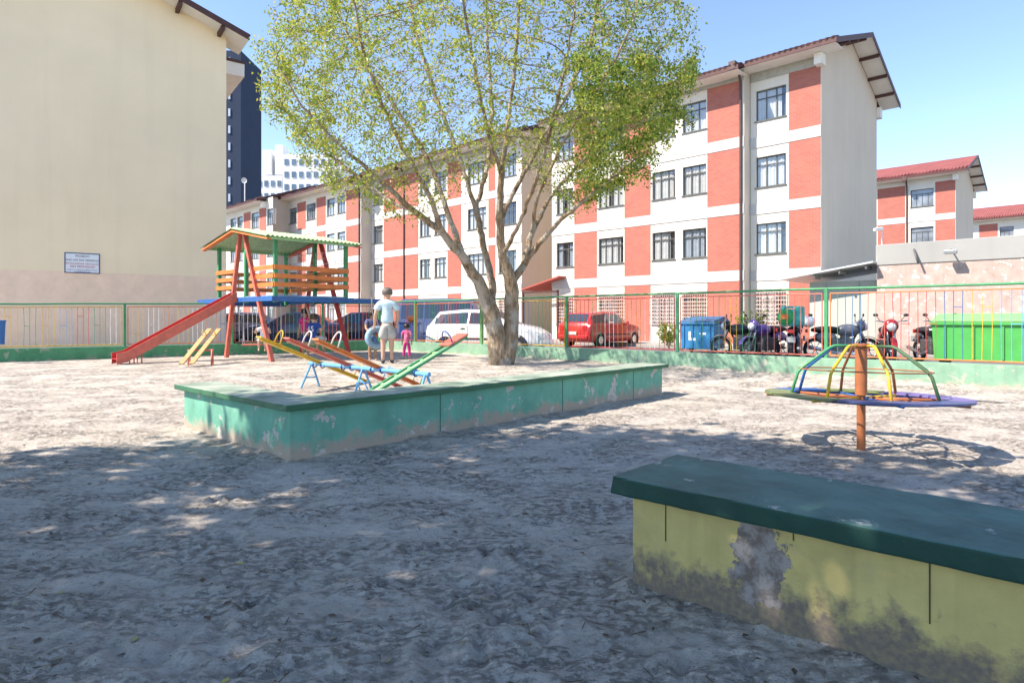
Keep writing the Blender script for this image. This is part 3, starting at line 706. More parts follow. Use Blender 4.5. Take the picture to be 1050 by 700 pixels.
m = MB(); m.beam((.12, 0, .55), (-.3, .12, .47), .1, .1); m.build('housing', WHITE, cm, bev=.02)
pr = MB(); pr.tube([(-.05, -1.05, 3.4), (-.2, -1.12, 3.2), (-.25, -1.2, 2.95)], .03, 8); tag(pr.build('overflow_pipe', FRAME, loc=bl(bb, aa, 0), rotz=ANGB, smooth=True), 'dark bent overflow pipe hanging from the grey parapet', 'pipe')
# lean-to
t = thing('lean_to_shed', 'grey lean-to shed with sloping metal roof beside the blank gable', 'shed', bl(23.4, aa+.04, 0), ANGB)
m = MB(); m.box(0, 2.8, 0, 2.15, -.1, 2.5); m.build('wall', mat_wall('shed_grey', (.42, .45, .40), stain=.2), t)
m = MB(); m.prism([(-.02, 3.02), (2.95, 2.58), (2.95, 2.64), (-.02, 3.08)], (-.7, 0, 0), (0, 1, 0), (0, 0, 1), (3.6, 0, 0)); m.build('metal_roof', mat('roof_sheet', (.58, .60, .60), .4, .1, 3, metal=.3), t)
m = MB()
for y in (.2, 1.0, 1.8): m.box(-.65, 0, y-.03, y+.03, 2.99-.147*y-.13, 2.99-.147*y-.005)
m.build('rafter', FRAME, t)
m = MB(); m.box(-.02, .0, .55, .553, .1, 2.45); m.box(-.02, 0, 1.6, 1.603, .1, 2.45); m.build('door_seam', FRAME, t)

# distant towers
def tower(name, label, cx0, cx1, ytop, Y, wallm, winm, rows, colsn, zlo, extra=(), wf=.27, xc=0, dep=9):
    x0, x1 = (cx0-CX)/F*Y, (cx1-CX)/F*Y; zt = H+(HY-ytop)/F*Y
    t = thing(name, label, 'tower', ((x0+x1)/2, Y, 0)); hw = (x1-x0)/2
    m = MB(); m.box(-hw, hw, 0, dep, -.3, zt)
    for e in extra: m.box(*e[:4], e[4], e[5])
    m.build('wall', wallm, t)
    cw = 2*hw/colsn; rh = 3.0
    for r in range(rows):
        z = zt-2.6-r*rh
        if z < zlo: break
        for c in range(colsn):
            xx = -hw+cw*(c+.5)+xc
            m = MB(); m.box(xx-cw*wf, xx+cw*wf, -.12, .05, z, z+1.35); m.build('window', winm, t)
    return t
TW = mat_wall('white_tower', (.78, .78, .78)); TN = mat_wall('navy_tower', (.035, .05, .085), stain=.1); TG = mat('tower_glass', (.12, .17, .22), .1, .4, .3, spec=.8); TS = mat('small_light_window', (.45, .52, .60), .3)
Yt = 150
def tx(px): return (px-CX)/F*Yt
c0 = (tx(290)+tx(356))/2
tower('white_tower', 'white balconied tower behind the apartment roofs', 290, 350, 158, Yt, TW, TG, 6, 8, 20)
tower('white_tower', 'lower white tower with two thin stair shafts beside the navy tower', 263, 289.6, 180, Yt, TW, TG, 5, 4, 20,
      extra=[(-3.1+1.2, -1.9+2.2, .5, 5, 36.0, 42.0), (.2+.9, 2.2+.8, .5, 5, 36.0, 43.2)])
tower('navy_tower', 'dark navy blue high-rise tower at the edge of the beige gable', 205, 247, 52, 110, TN, TS, 14, 1, 20, wf=.025, xc=1.6)
an = thing('rooftop_antenna', 'small rooftop dish antenna in front of the navy tower', 'antenna', bl(26, 60, 0), 0)
Pa = pp(251, 195, 66); an.location = (Pa.x, Pa.y, 0)
m = MB(); m.tube([(0, 0, 12.5), (0, 0, Pa.z+1.2)], .06, 6); m.build('mast', WHITE, an)
m = MB(); m.lathe([(.02, 0), (.18, .03), (.3, .09)], 14, 0, Matrix.Translation((0, -.1, Pa.z+1)) @ Matrix.Rotation(R(100), 4, 'X')); m.build('dish', WHITE, an, smooth=True)
m = MB(); m.prism([(-3, 0), (3, 0), (3, .15), (-3, .15)], (0, 0, 12.4), (1, 0, 0), (0, 0, 1), (0, 1, 0))

# entrance canopy between the blocks
ce = thing('entrance_canopy', 'small red canopy on thin posts over the passage between blocks', 'canopy', bl(25.0, a_of(553, 25.0), 0), ANGB)
m = MB(); m.prism([(-1.3, 2.75), (1.3, 3.35), (1.3, 3.43), (-1.3, 2.83)], (0, 0, 0), (0, -1, 0), (0, 0, 1), (2.4, 0, 0)); m.build('roof', mat('canopy_red', (.42, .09, .07), .7), ce)
m = MB(); m.box(.02, .1, -1.25, 1.25, 2.58, 2.68); m.box(.02, .1, 1.17, 1.25, 0, 2.7); m.box(.02, .1, -1.25, -1.17, 0, 2.7); m.build('post', FASCIA, ce)
m = MB(); m.box(1.9, 2.0, -1.0, .2, 0, 2.3)
for i in range(3):
    for j in range(5): m.box(1.86, 1.9, -.9+i*.36, -.72+i*.36, .25+j*.4, .5+j*.4, 1)
m.build('door', [TAN, mat('door_dark', (.14, .10, .06), .7)], ce)

# ------------------------------------------------------------------ trees
LEAF = [mat_leaf('leaf_lime', (.34, .39, .07), (.50, .55, .09)), mat_leaf('leaf_green', (.17, .26, .05), (.31, .42, .065)), mat_leaf('leaf_yellow', (.38, .35, .09), (.60, .52, .11)), mat_leaf('leaf_deep', (.06, .12, .018), (.12, .2, .02))]
BARK = mat_bark('pale_bark', (.19, .125, .075), (.40, .31, .215)); BARKD = mat_bark('grey_bark', (.12, .10, .08), (.24, .21, .17))
def grow(name, label, limbs, attractors, step, infl, kill, tip_r, expo, scale_r, bark, leafset, leaf_fn, iters=70, group=None, grav=0.0, seed=1, trunk_min=None):
    """limbs: list of polylines (first starts at the root); then twigs reach out to the attractors"""
    rng = np.random.default_rng(seed)
    pos = []; par = []; rmin = []
    def addline(pts, start=None):
        prev = start
        for i in range(len(pts)-1):
            (p, rp), (q, rq) = pts[i], pts[i+1]; p, q = Vector(p), Vector(q); L = (q-p).length; n = max(1, int(L/step))
            if prev is None: pos.append(np.array(p)); par.append(-1); rmin.append(rp); prev = 0
            for k in range(1, n+1):
                t = k/n; w_ = Vector(rng.normal(0, .012, 3)) if k < n else Vector((0, 0, 0))
                pos.append(np.array(p.lerp(q, t)+w_)); par.append(prev); rmin.append(rp+(rq-rp)*t); prev = len(pos)-1
        return prev
    for pts in limbs:
        if not pos: addline(pts)
        else:
            P0 = np.array(pts[0][0]); j = int(np.argmin([np.sum((q-P0)**2) for q in pos]))
            addline([(Vector(pos[j]), pts[0][1])]+pts[1:], j)
    att = np.array(attractors); alive = np.ones(len(att), bool)
    for it in range(iters):
        if not alive.any(): break
        kd = kdtree.KDTree(len(pos))
        for i, q in enumerate(pos): kd.insert(q, i)
        kd.balance(); pull = {}
        for i in np.nonzero(alive)[0]:
            co_, j, d = kd.find(att[i])
            if d < kill: alive[i] = False
            elif d < infl:
                v = (att[i]-pos[j])/max(d, 1e-6)
                pull.setdefault(j, []).append(v)
        if not pull: break
        new = 0
        for j, vs_ in pull.items():
            v = np.sum(vs_, 0)+rng.normal(0, .25, 3)
            if par[j] >= 0:
                pd = pos[j]-pos[par[j]]; pd = pd/max(np.linalg.norm(pd), 1e-6); v = v/max(np.linalg.norm(v), 1e-6)+.55*pd
            v[2] += grav; v = v/max(np.linalg.norm(v), 1e-6)
            q = pos[j]+v*step
            pos.append(q); par.append(j); rmin.append(0); new += 1
        if not new: break
    n = len(pos); kids = [[] for _ in range(n)]
    for i in range(n):
        if par[i] >= 0: kids[par[i]].append(i)
    rad = np.zeros(n); rp = np.zeros(n)
    for i in range(n-1, -1, -1):
        rp[i] = sum(rp[k] for k in kids[i]) if kids[i] else tip_r**expo
        rad[i] = max(rp[i]**(1/expo)*scale_r, rmin[i])
    # parents may have larger index order issues only for manual limbs attached earlier, which still have par < i
    tr = MB(); stack = [(0, None)]
    done = set()
    while stack:
        i, p0 = stack.pop(); pts = []; rr = []
        if p0 is not None: pts.append(pos[p0]); rr.append(min(rad[p0], rad[i]*1.25))
        cur = i
        while True:
            pts.append(pos[cur]); rr.append(rad[cur]); ch = sorted(kids[cur], key=lambda k: -rad[k])
            if not ch: break
            for c in ch[1:]: stack.append((c, cur))
            cur = ch[0]
        if len(pts) > 1:
            big = max(rr); sides = 14 if big > .12 else (8 if big > .04 else (5 if big > .014 else 4))
            tr.tube([Vector(q) for q in pts], rr, sides)
    t = thing(name, label, 'tree', tuple(pos[0]), 0, group)
    off = pos[0]
    tr.v = [(x-off[0], y-off[1], z-off[2]) for x, y, z in tr.v]
    tr.build('trunk', bark, t, smooth=True, recalc=False)
    # leaves
    V = []; Fc = []; Mi = []
    for i in range(n):
        cnt, ll, spread, mats = leaf_fn(pos[i], rad[i], rng)
        for _ in range(cnt):
            c = pos[i]+rng.normal(0, spread, 3)-off
            d = rng.normal(0, 1, 3); d[2] -= .6; d /= np.linalg.norm(d)
            s_ = np.cross(d, rng.normal(0, 1, 3)); s_ /= max(np.linalg.norm(s_), 1e-6); nn = np.cross(d, s_)
            L = ll*rng.uniform(.65, 1.25); wd = L*.27; o = len(V)
            a = c; bq = c+d*L*.45+s_*wd+nn*L*.07; e = c+d*L; f = c+d*L*.45-s_*wd+nn*L*.07
            V += [tuple(a), tuple(bq), tuple(e), tuple(f)]; Fc += [(o, o+1, o+2), (o, o+2, o+3)]
            mi = mats[int(rng.random()*len(mats))]; Mi += [mi, mi]
    me = bpy.data.meshes.new('crown'); me.from_pydata(V, [], Fc)
    for q in leafset: me.materials.append(q)
    me.polygons.foreach_set('material_index', Mi); me.update()
    o = bpy.data.objects.new('crown', me); COL.objects.link(o); o.parent = t
    print(name, 'nodes', n, 'leaves', len(V)//4, 'base r', rad[0])
    return t

YT = 14.2
def T(px, py, dy=0.0): return pp(px, py, YT+dy)
limbs = [
    [(T(514, 377), .30), (T(512, 366), .245), (T(509, 345), .21), (T(504, 322), .20), (T(494, 296, -.1), .165), (T(476, 265, -.3), .12), (T(455, 240, -.5), .095), (T(425, 217, -.8), .075), (T(390, 186, -1.2), .055), (T(350, 150, -1.5), .035), (T(310, 110, -1.7), .02), (T(283, 62, -1.8), .01)],
    [(T(517, 376), .28), (T(524, 345, .1), .175), (T(525, 315, .2), .17), (T(524, 292, .2), .155), (T(515, 262, .1), .12), (T(512, 225, 0), .10), (T(514, 180, -.2), .08), (T(520, 130, -.4), .055), (T(528, 70, -.6), .035), (T(532, 5, -.7), .02), (T(535, -50, -.8), .01)],
    [(T(504, 322), .14), (T(505, 290, .25), .105), (T(496, 255, .5), .085), (T(488, 215, .8), .07), (T(470, 160, 1.1), .05), (T(445, 95, 1.5), .032), (T(425, 30, 1.9), .018), (T(415, -40, 2.1), .01)],
    [(T(524, 292, .2), .13), (T(537, 272, .4), .105), (T(545, 240, .7), .085), (T(562, 205, 1.0), .06), (T(592, 170, 1.4), .045), (T(630, 130, 1.9), .028), (T(665, 85, 2.2), .014)],
    [(T(537, 272, .4), .10), (T(552, 250, .1), .08), (T(575, 225, -.3), .06), (T(612, 195, -.7), .042), (T(655, 160, -1.0), .025), (T(690, 130, -1.3), .012)],
    [(T(476, 265, -.3), .10), (T(462, 228, 0), .08), (T(448, 185, .2), .065), (T(432, 150, .3), .05), (T(405, 110, .5), .035), (T(370, 60, .7), .022), (T(345, 10, .9), .012)],
    [(T(455, 240, -.5), .08), (T(440, 200, -1.0), .06), (T(418, 160, -1.6), .045), (T(392, 110, -2.1), .03), (T(372, 50, -2.5), .018), (T(360, -10, -2.8), .01)],
    [(T(512, 225, 0), .085), (T(528, 195, .3), .065), (T(552, 150, .7), .05), (T(580, 100, 1.1), .034), (T(605, 45, 1.5), .02), (T(618, -20, 1.7), .01)],
    [(T(514, 180, -.2), .06), (T(500, 135, -.7), .045), (T(488, 80, -1.2), .03), (T(478, 20, -1.6), .018), (T(470, -40, -1.8), .01)],
    [(T(545, 240, .7), .06), (T(552, 200, .2), .05), (T(572, 155, -.5), .04), (T(600, 110, -1.1), .028), (T(632, 60, -1.6), .016), (T(650, 20, -1.8), .009)],
    [(T(425, 217, -.8), .05), (T(398, 205, -.4), .04), (T(365, 180, 0), .03), (T(325, 150, .4), .02), (T(290, 110, .7), .01)],
    [(T(515, 262, .1), .07), (T(530, 235, -.5), .055), (T(548, 190, -1.2), .045), (T(565, 130, -1.9), .03), (T(580, 70, -2.4), .018), (T(590, 10, -2.7), .01)],
    [(T(488, 215, .8), .055), (T(500, 170, 1.4), .045), (T(505, 115, 2.1), .03), (T(500, 50, 2.7), .018), (T(498, -20, 3.1), .01)],
]
rngT = np.random.default_rng(21); att = []
while len(att) < 6800:
    q = rngT.uniform(-1, 1, 3); rr_ = np.linalg.norm(q)
    if rr_ > 1 or rr_ < .2: continue
    if rngT.random() > max(.25, (rr_-.35)/.5): continue
    px = 492+q[0]*232; py = 62-q[2]*180; dy = q[1]*4.4
    # lower outline of the crown
    low = np.interp(px, [250, 275, 300, 340, 400, 440, 480, 520, 560, 600, 640, 680, 715], [118, 155, 182, 212, 238, 222, 185, 170, 195, 236, 246, 218, 160])
    if py > low: continue
    if px < 330 and py < 20-(330-px)*.1+0: 
        if rngT.random() < .6: continue
    att.append(tuple(pp(px, py, YT+dy)))
limbs = [limbs[0][:4]+[(q, r*.86) for q, r in limbs[0][4:]], limbs[1][:4]+[(q, r*.86) for q, r in limbs[1][4:]]]+[[(q, r*.8) for q, r in L] for L in limbs[2:]]
def leaf_main(p, r, rng):
    if r > .020: return 0, 0, 0, (0,)
    px = CX+F*p[0]/p[1]; py = HY-F*(p[2]-H)/p[1]
    dens = 4.0
    if px > 590 and 60 < py < 240: dens = 12.5
    elif px < 345: dens = 7
    elif py > 150 and 420 < px < 580: dens = 2
    elif 60 < py < 190 and 400 < px < 590: dens = 3.4
    rr = math.sqrt(((px-492)/232)**2+((py-62)/180)**2+((p[1]-YT)/4.4)**2)
    if rng.random() > (.38 if rr > .5 else .13): return 0, 0, 0, (0,)
    dens *= 3.0
    mats = (0, 0, 1, 1, 2) if px < 560 else (0, 1, 1, 1, 3, 2)
    return int(rng.poisson(dens*1.45)), .078, .09, mats
grow('shade_tree', 'big multi-stemmed tree with sparse yellow-green leaves in the sand yard', limbs, att, .16, 1.4, .20, .0042, 2.25, 1.0, BARK, LEAF, leaf_main, seed=4, grav=.05)

# trees standing left of and behind the viewpoint: their crowns throw the shade over the foreground
SUN_SPOTS = [(gp(x, y, z), r) for x, y, z, r in ((760, 505, .49, .16), (835, 520, .49, .2), (975, 548, .49, .22), (1000, 610, .32, .2), (1020, 668, .1, .2), (265, 515, 0, .28), (150, 547, 0, .2), (345, 657, 0, .16), (712, 686, 0, .2), (455, 470, 0, .25), (60, 600, 0, .12))]  # crown leaves are left out so sun spots land on these chosen points
def blocks_spot(p):
    for q, r in SUN_SPOTS:
        d = (p[2]-q.z)/-SUN_T.z
        if abs(p[0]+SUN_T.x*d-q.x) < r*1.3 and abs(p[1]+SUN_T.y*d-q.y) < r: return True
    return False
def overhead_tree(x, y, blobs, label, seed, dens=23.0, leaf=.25):
    rg = np.random.default_rng(seed); lim = [[((x, y, -.05), .27), ((x+.1, y+.05, 1.2), .21), ((x+.12, y, 2.6), .18), ((x+.05, y+.1, 4.2), .13), ((x, y, 6.0), .05)]]
    at = []
    for k, (bx, by, bz, br, bh) in enumerate(blobs):
        lim.append([((x+.12, y, 2.3+.25*k), .12), (((x+bx)/2, (y+by)/2, 4.3), .085), ((bx, by, bz-.3), .05)])
        n = 0
        while n < int(95*br*br):
            q = rg.uniform(-1, 1, 3)
            if np.linalg.norm(q) > 1: continue
            at.append((bx+q[0]*br, by+q[1]*br, bz+q[2]*bh)); n += 1
    def clear(p, e): return not (p[1] > .2 and abs(p[0]) < .83*p[1]+.5 and p[2] < H+.515*p[1]+e)
    def lf(p, r, rng):
        if r > .03 or not clear(p, .45) or blocks_spot(p): return 0, 0, 0, (0,)
        return int(rng.poisson(dens)), leaf, .2, (1, 1, 3, 0)
    at = [q for q in at if clear(q, .6)]
    return grow('shade_tree', label, lim, at, .3, 2.2, .42, .008, 2.3, 1.0, BARKD, LEAF, lf, seed=seed, grav=.02)
overhead_tree(-7.3, .9, [(-5.4, 2.5, 6.3, 2.7, 1.5), (-8.3, 2.1, 6.2, 2.1, 1.5), (-8.6, -.3, 6.2, 2.4, 1.6), (-5.6, .2, 6.4, 2.6, 1.6)], 'leafy tree outside the left edge that shades the left foreground sand', 31)
overhead_tree(-2.9, -1.5, [(-2.7, .75, 6.4, 2.4, 1.6), (-4.3, 3.0, 6.4, 1.7, 1.1), (-4.6, -1.4, 6.2, 2.4, 1.6), (-1.6, -.9, 6.3, 2.2, 1.5)], 'leafy tree outside the frame that shades the yellow concrete bench', 32)

# ------------------------------------------------------------------ merry-go-round
c = gp(883, 460); zc = sand_z(c.x, c.y)
t = thing('merry_go_round', 'rusty metal merry-go-round with multicoloured bent bars and flat ring seat', 'merry-go-round', (c.x, c.y, 0), 0)
m = MB(); m.tube([(0, 0, -.1), (0, 0, .5)], .038, 12); m.tube([(0, 0, .5), (0, 0, .955)], .052, 12); m.tube([(0, 0, .95), (0, 0, .972)], .075, 12); m.build('pole', RUST, t, smooth='auto')
tilt = Matrix.Translation((.02, 0, 0)) @ Matrix.Rotation(R(-1.9), 4, 'X') @ Matrix.Rotation(R(1.2), 4, 'Y')
ZP = .49; NS = 8; cols = [PURPLE, OLIVE, BLUE, OLIVE, paint('olive_worn', (.16, .19, .08)), NAVY, NAVY, PURPLE]
for k in range(NS):
    a0, a1 = 2*math.pi*(k+.06)/NS, 2*math.pi*(k+.99)/NS; m = MB(); n = 5; v = []
    for i in range(n+1):
        a = a0+(a1-a0)*i/n
        for r in (.62, .85):
            for z in (ZP-.012, ZP+.008): v.append(tilt @ Vector((r*math.cos(a), r*math.sin(a), z)))
    fs = [(0, 1, 3, 2), tuple(4*n+q for q in (0, 2, 3, 1))]
    for i in range(n):
        o = 4*i; fs += [(o+1, o+5, o+7, o+3), (o, o+2, o+6, o+4), (o, o+4, o+5, o+1), (o+2, o+3, o+7, o+6)]
    m.add(v, fs); m.build('seat_plate', cols[k], t)
bcols = [RUST, RUST, BLUE, GREEN, YELLOW, YELLOW, paint('dark_green', (.05, .12, .05)), OLIVE]
for k in range(8):
    a = 2*math.pi*(k+.5)/8+R(12); ca, sa = math.cos(a), math.sin(a); mats_ = bcols[k]
    P = [(0.06, .95), (.25, .948), (.29, .93), (.535, .735), (.57, .69), (.63, ZP-.01)]
    m = MB(); m.tube([tilt @ Vector((r*ca, r*sa, z)) for r, z in P], .0135, 8); m.build('hand_bar', mats_, t, smooth=True)
    m = MB(); m.tube([tilt @ Vector((r*ca, r*sa, ZP-.02)) for r in (.05, .85)], .014, 6); m.build('spoke', [YELLOW, BLUE, RUST, RUST][k % 4], t, smooth=True)
m = MB(); m.tube([tilt @ Vector((.545*math.cos(2*math.pi*i/36), .545*math.sin(2*math.pi*i/36), .725)) for i in range(36)], .007, 6, closed=True); m.build('hoop', RUST, t, smooth=True)
m = MB(); m.tube([tilt @ Vector((.645*math.cos(2*math.pi*i/36), .645*math.sin(2*math.pi*i/36), ZP-.025)) for i in range(36)], .014, 6, closed=True); m.build('rim_ring', NAVY, t, smooth=True)

# ------------------------------------------------------------------ seesaws
s0 = Vector((-3.46, 10.75, 0)); s1 = Vector((-1.2, 8.80, 0)); dd = (s1-s0); LB = dd.length
angs = math.atan2(dd.y, dd.x); zb = sz(s0.x, s0.y)
t = thing('seesaw_stand', 'light blue tubular seesaw stand on angled legs beside the teal bench', 'seesaw stand', (s0.x, s0.y, 0), angs)
m = MB(); m.tube([(-.05, 0, .44), (LB+.05, 0, .42)], .034, 10); m.build('beam', LBLUE, t, smooth='auto')
for x in (0.02, LB/2, LB-.02):
    for sgn in (-1, 1):
        m = MB(); m.tube([(x, .01*sgn, .43), (x+(-.05 if x < 1 else .02), .20*sgn, -.03)], .018, 8); m.build('leg', LBLUE, t, smooth='auto')
    m = MB(); m.tube([(x-.02, -.12, .2), (x-.02, .12, .2)], .012, 6); m.build('cross_bar', LBLUE, t, smooth='auto')
def seesaw(label, fr_, colm, slatm, tilt_deg, hcol, hcol2, ladder=False, seat=None):
    p = s0.lerp(s1, fr_); pt = thing('seesaw_plank', label, 'seesaw', (p.x, p.y, .465), angs, 'seesaw planks')
    q = R(tilt_deg); Lh = 1.16
    M = Matrix.Rotation(q, 4, 'X')    # local y = +B (away from the viewer)
    m = MB()
    if ladder:
        for sgn in (-1, 1): m.box(sgn*.085-.018, sgn*.085+.018, -Lh, Lh, 0, .035, 0, M)
        for k in range(9): m.box(-.068, .068, -Lh+.12+k*.26, -Lh+.16+k*.26, .008, .028, 1, M)
        m.box(-.066, .066, -.9, .6, .004, .012, 1, M)
        m.build('plank', [colm, LGREEN], pt)
        m = MB(); m.box(-.12, .12, Lh-.42, Lh+.02, .037, .062, 0, M); m.build('seat', REDL, pt, bev=.006)
    else:
        m.box(-.085, .085, -Lh, Lh, 0, .024, 0, M); m.build('plank', colm, pt, bev=.005)
        m = MB(); m.box(-.05, .05, -Lh+.05, Lh-.05, -.028, -.002, 0, M); m.build('rib', colm, pt)
    for e, hc in ((-1, hcol), (1, hcol2)):
        m = MB(); y = e*(Lh-.33)
        m.tube([M @ Vector((.10*math.cos(a), y, .03+.17*math.sin(a)*1.0+(.05 if 0 < i < 8 else -.02))) for i, a in enumerate([math.pi*j/8 for j in range(9)])], .011, 7); m.build('handle', hc, pt, smooth=True)
    for sgn in (-1, 1):
        m = MB(); m.tube([(sgn*.12, .045*math.cos(a), -.042+.045*math.sin(a)) for a in [2*math.pi*j/10 for j in range(10)]], .011, 6, closed=True); m.build('bracket', BLUE, pt, smooth=True)
seesaw('yellow seesaw plank at the left end of the blue stand', .08, YELLOW, None, -22.5, YELLOW, YELLOW)
seesaw('salmon red seesaw plank between the yellow and the orange plank', .36, REDL, None, -22.5, WHITE, LBLUE)
seesaw('orange seesaw plank next to the green one', .62, ORANGE, None, -22.5, WHITE, LGREEN)
seesaw('green seesaw plank tilted the other way with a pink red seat', .88, GREEN, None, 22.5, LBLUE, BLUE, ladder=True)
# small seesaw
c = gp(204, 375, .15); t = thing('small_seesaw', 'small tan plank seesaw on red tubular legs beside the slide', 'seesaw', (c.x, c.y, .13), R(20))
m = MB(); m.tube([(-.24, 0, .37), (.30, 0, .37)], .02, 8); m.build('beam', REDL, t, smooth='auto')
for x in (-.2, .27):
    for sgn in (-1, 1):
        m = MB(); m.tube([(x, .01*sgn, .38), (x, .11*sgn, .30), (x, .17*sgn, -.06)], .017, 8); m.build('leg', REDL, t, smooth='auto')
for x in (-.10, .10):
    M = Matrix.Translation((x, 0, .4)) @ Matrix.Rotation(R(-20), 4, 'Z') @ Matrix.Rotation(R(30), 4, 'X')
    m = MB(); m.box(-.055, .055, -.62, .85, 0, .03, 0, M); m.build('plank', TAN, t, bev=.004)
    m = MB(); m.tube([M @ Vector((.05*math.cos(a), .55, .03+.12*math.sin(a))) for a in [math.pi*j/6 for j in range(7)]], .01, 6); m.build('handle', YELLOW, t, smooth=True)

# ------------------------------------------------------------------ playhouse with slide
O = Vector((-5.71, 15.05, 0)); LA, LBq = 3.2, 1.95; ZF = 1.72; g0 = .16
t = thing('playhouse', 'raised wooden playhouse with green roof, orange rails and red A-frame legs', 'playhouse', (O.x, O.y, 0), ANG)
# local x = B (gable plane at 0 faces the viewer's left), local y = A
for y in (0, 1.55, LA):
    for x in (0, LBq):
        m = MB(); zt = 3.19+.28*(1-abs(y-LA/2)/(LA/2)) - .03; m.box(x-.045, x+.045, y-.045, y+.045, ZF-.12, zt); m.build('post', GREEN, t, bev=.006)
for x, mm in ((-.10, REDL), (LBq+.10, RED)):
    for y, y1_ in ((-.12, 1.5), (2.55, 1.66)):
        m = MB(); m.beam((x, y, g0-.15), (x, y1_, 3.5), .09, .10, up=(1, 0, 0)); m.build('leg', mm, t, bev=.008)
for x in (0, LBq):
    m = MB(); m.box(x-.055+(-.105 if x == 0 else .105), x+.055+(-.105 if x == 0 else .105), -.15, LA+(1.1 if x else 1.1), ZF-.09, ZF+.03); m.build('floor_beam', BLUE, t, bev=.01)
m = MB(); m.box(-.1, LBq+1.0, -.17, -.06, ZF-.10, ZF+.02); m.build('floor_beam', BLUE, t, bev=.01)
m = MB(); m.box(-.04, LBq+.04, LA+.06, LA+.16, ZF-.15, ZF+.02); m.build('floor_beam', BLUE, t, bev=.01)
m = MB()
for i in range(12): m.box(-.04, LBq+.04, -.04+i*.27, .21+i*.27, ZF+.031, ZF+.06)
m.build('floor_boards', paint('floor_blue', (.20, .38, .55)), t)
def rail(x0, x1, y0, y1, z):
    m = MB(); m.box(x0, x1, y0, y1, z, z+.11); m.build('rail_board', ORANGE, t, bev=.005)
for z in (1.98, 2.19, 2.40):
    rail(-.05, LBq+.05, -.075, -.047, z); rail(-.05, LBq+.05, LA+.047, LA+.075, z)
    rail(-.075, -.047, -.04, 1.2, z); rail(-.075, -.047, 2.15, LA+.05, z)
    rail(LBq+.047, LBq+.075, -.04, LA+.05, z)
# roof: two corrugated slopes, ridge along B
for sgn in (-1, 1):
    m = MB(); n = 46; x0, x1 = -.38, LBq+.32; ym = LA/2; ye = ym+sgn*(LA/2+.30); zr_, ze_ = 3.52, 3.17; v = []
    for i in range(n+1):
        x = x0+(x1-x0)*i/n; dz = .018*math.sin(i*math.pi)*0+(.02 if i % 2 else -.02)
        v += [(x, ym, zr_+dz), (x, ye, ze_+dz), (x, ym, zr_+dz-.012), (x, ye, ze_+dz-.012)]
    fs = []
    for i in range(n): o = 4*i; fs += [(o, o+1, o+5, o+4), (o+2, o+6, o+7, o+3), (o+1, o+3, o+7, o+5)]
    m.add(v, fs); ro = m.build('roof_sheet', mat('roof_green', (.33, .50, .27), .5, .2, 5, dirt=(.12, .2, .12), dirt_amt=.5), t)
    for x in (-.30, LBq+.24):
        m = MB(); m.beam((x, ym, zr_-.085), (x, ye, ze_-.085), .04, .12, up=(1, 0, 0)); m.build('barge_board', ORANGE if x < 0 else REDL, t)
    m = MB(); m.box(x0+.05, x1-.05, ye-sgn*.12-.02, ye-sgn*.12+.02, ze_-.075, ze_-.01); m.build('eave_batten', LGREEN, t)
m = MB(); m.box(-.3, LBq+.3, LA/2-.04, LA/2+.04, 3.39, 3.48); m.build('ridge_beam', GREEN, t)
# climbing net under the roof
m = MB()
for k in range(9): m.tube([(LBq-.02, .15+k*.33, 3.05), (LBq-.02, .15+k*.33, 2.6)], .006, 4)
for z in (2.6, 2.75, 2.9, 3.05): m.tube([(LBq-.02, .1+.3*j, z-.05*math.sin(j/10*math.pi)) for j in range(11)], .006, 4)
m.build('rope_net', WHITE, t)
# slide
t2 = thing('slide', 'long straight red metal slide leaning on the playhouse platform', 'slide', (O.x, O.y, 0), ANG)
y0, y1 = 1.72, 2.10; P0 = Vector((-.16, 0, ZF+.04)); P1 = Vector((-2.66, 0, .33)); P2 = Vector((-2.88, 0, .28))
def sheet(mb, ya, yb, dz0, dz1):
    for a, b in ((P0, P1), (P1, P2)):
        mb.add([(a.x, ya, a.z+dz0), (b.x, ya, b.z+dz0), (b.x, yb, b.z+dz0), (a.x, yb, a.z+dz0), (a.x, ya, a.z+dz1), (b.x, ya, b.z+dz1), (b.x, yb, b.z+dz1), (a.x, yb, a.z+dz1)],
               [(0, 1, 2, 3), (4, 7, 6, 5), (0, 4, 5, 1), (3, 2, 6, 7), (0, 3, 7, 4), (1, 5, 6, 2)])
m = MB(); sheet(m, y0+.021, y1-.021, 0, .015); m.build('bed', paint('slide_red', (.42, .02, .035), .3), t2)
for a, b in ((y0, y0+.02), (y1-.02, y1)):
    m = MB(); sheet(m, a, b, -.11, .14); m.build('side_wall', RED if a > y0 else REDL, t2)
for x in (-2.36, -2.52):
    m = MB(); zz = .33+(x+2.66)/2.5*1.43; m.tube([(x, y0+.03, zz-.03), (x, y0+.03, .1), (x, y1-.03, .1), (x, y1-.03, zz-.03)], .014, 6); m.build('leg', REDL, t2, smooth=True)

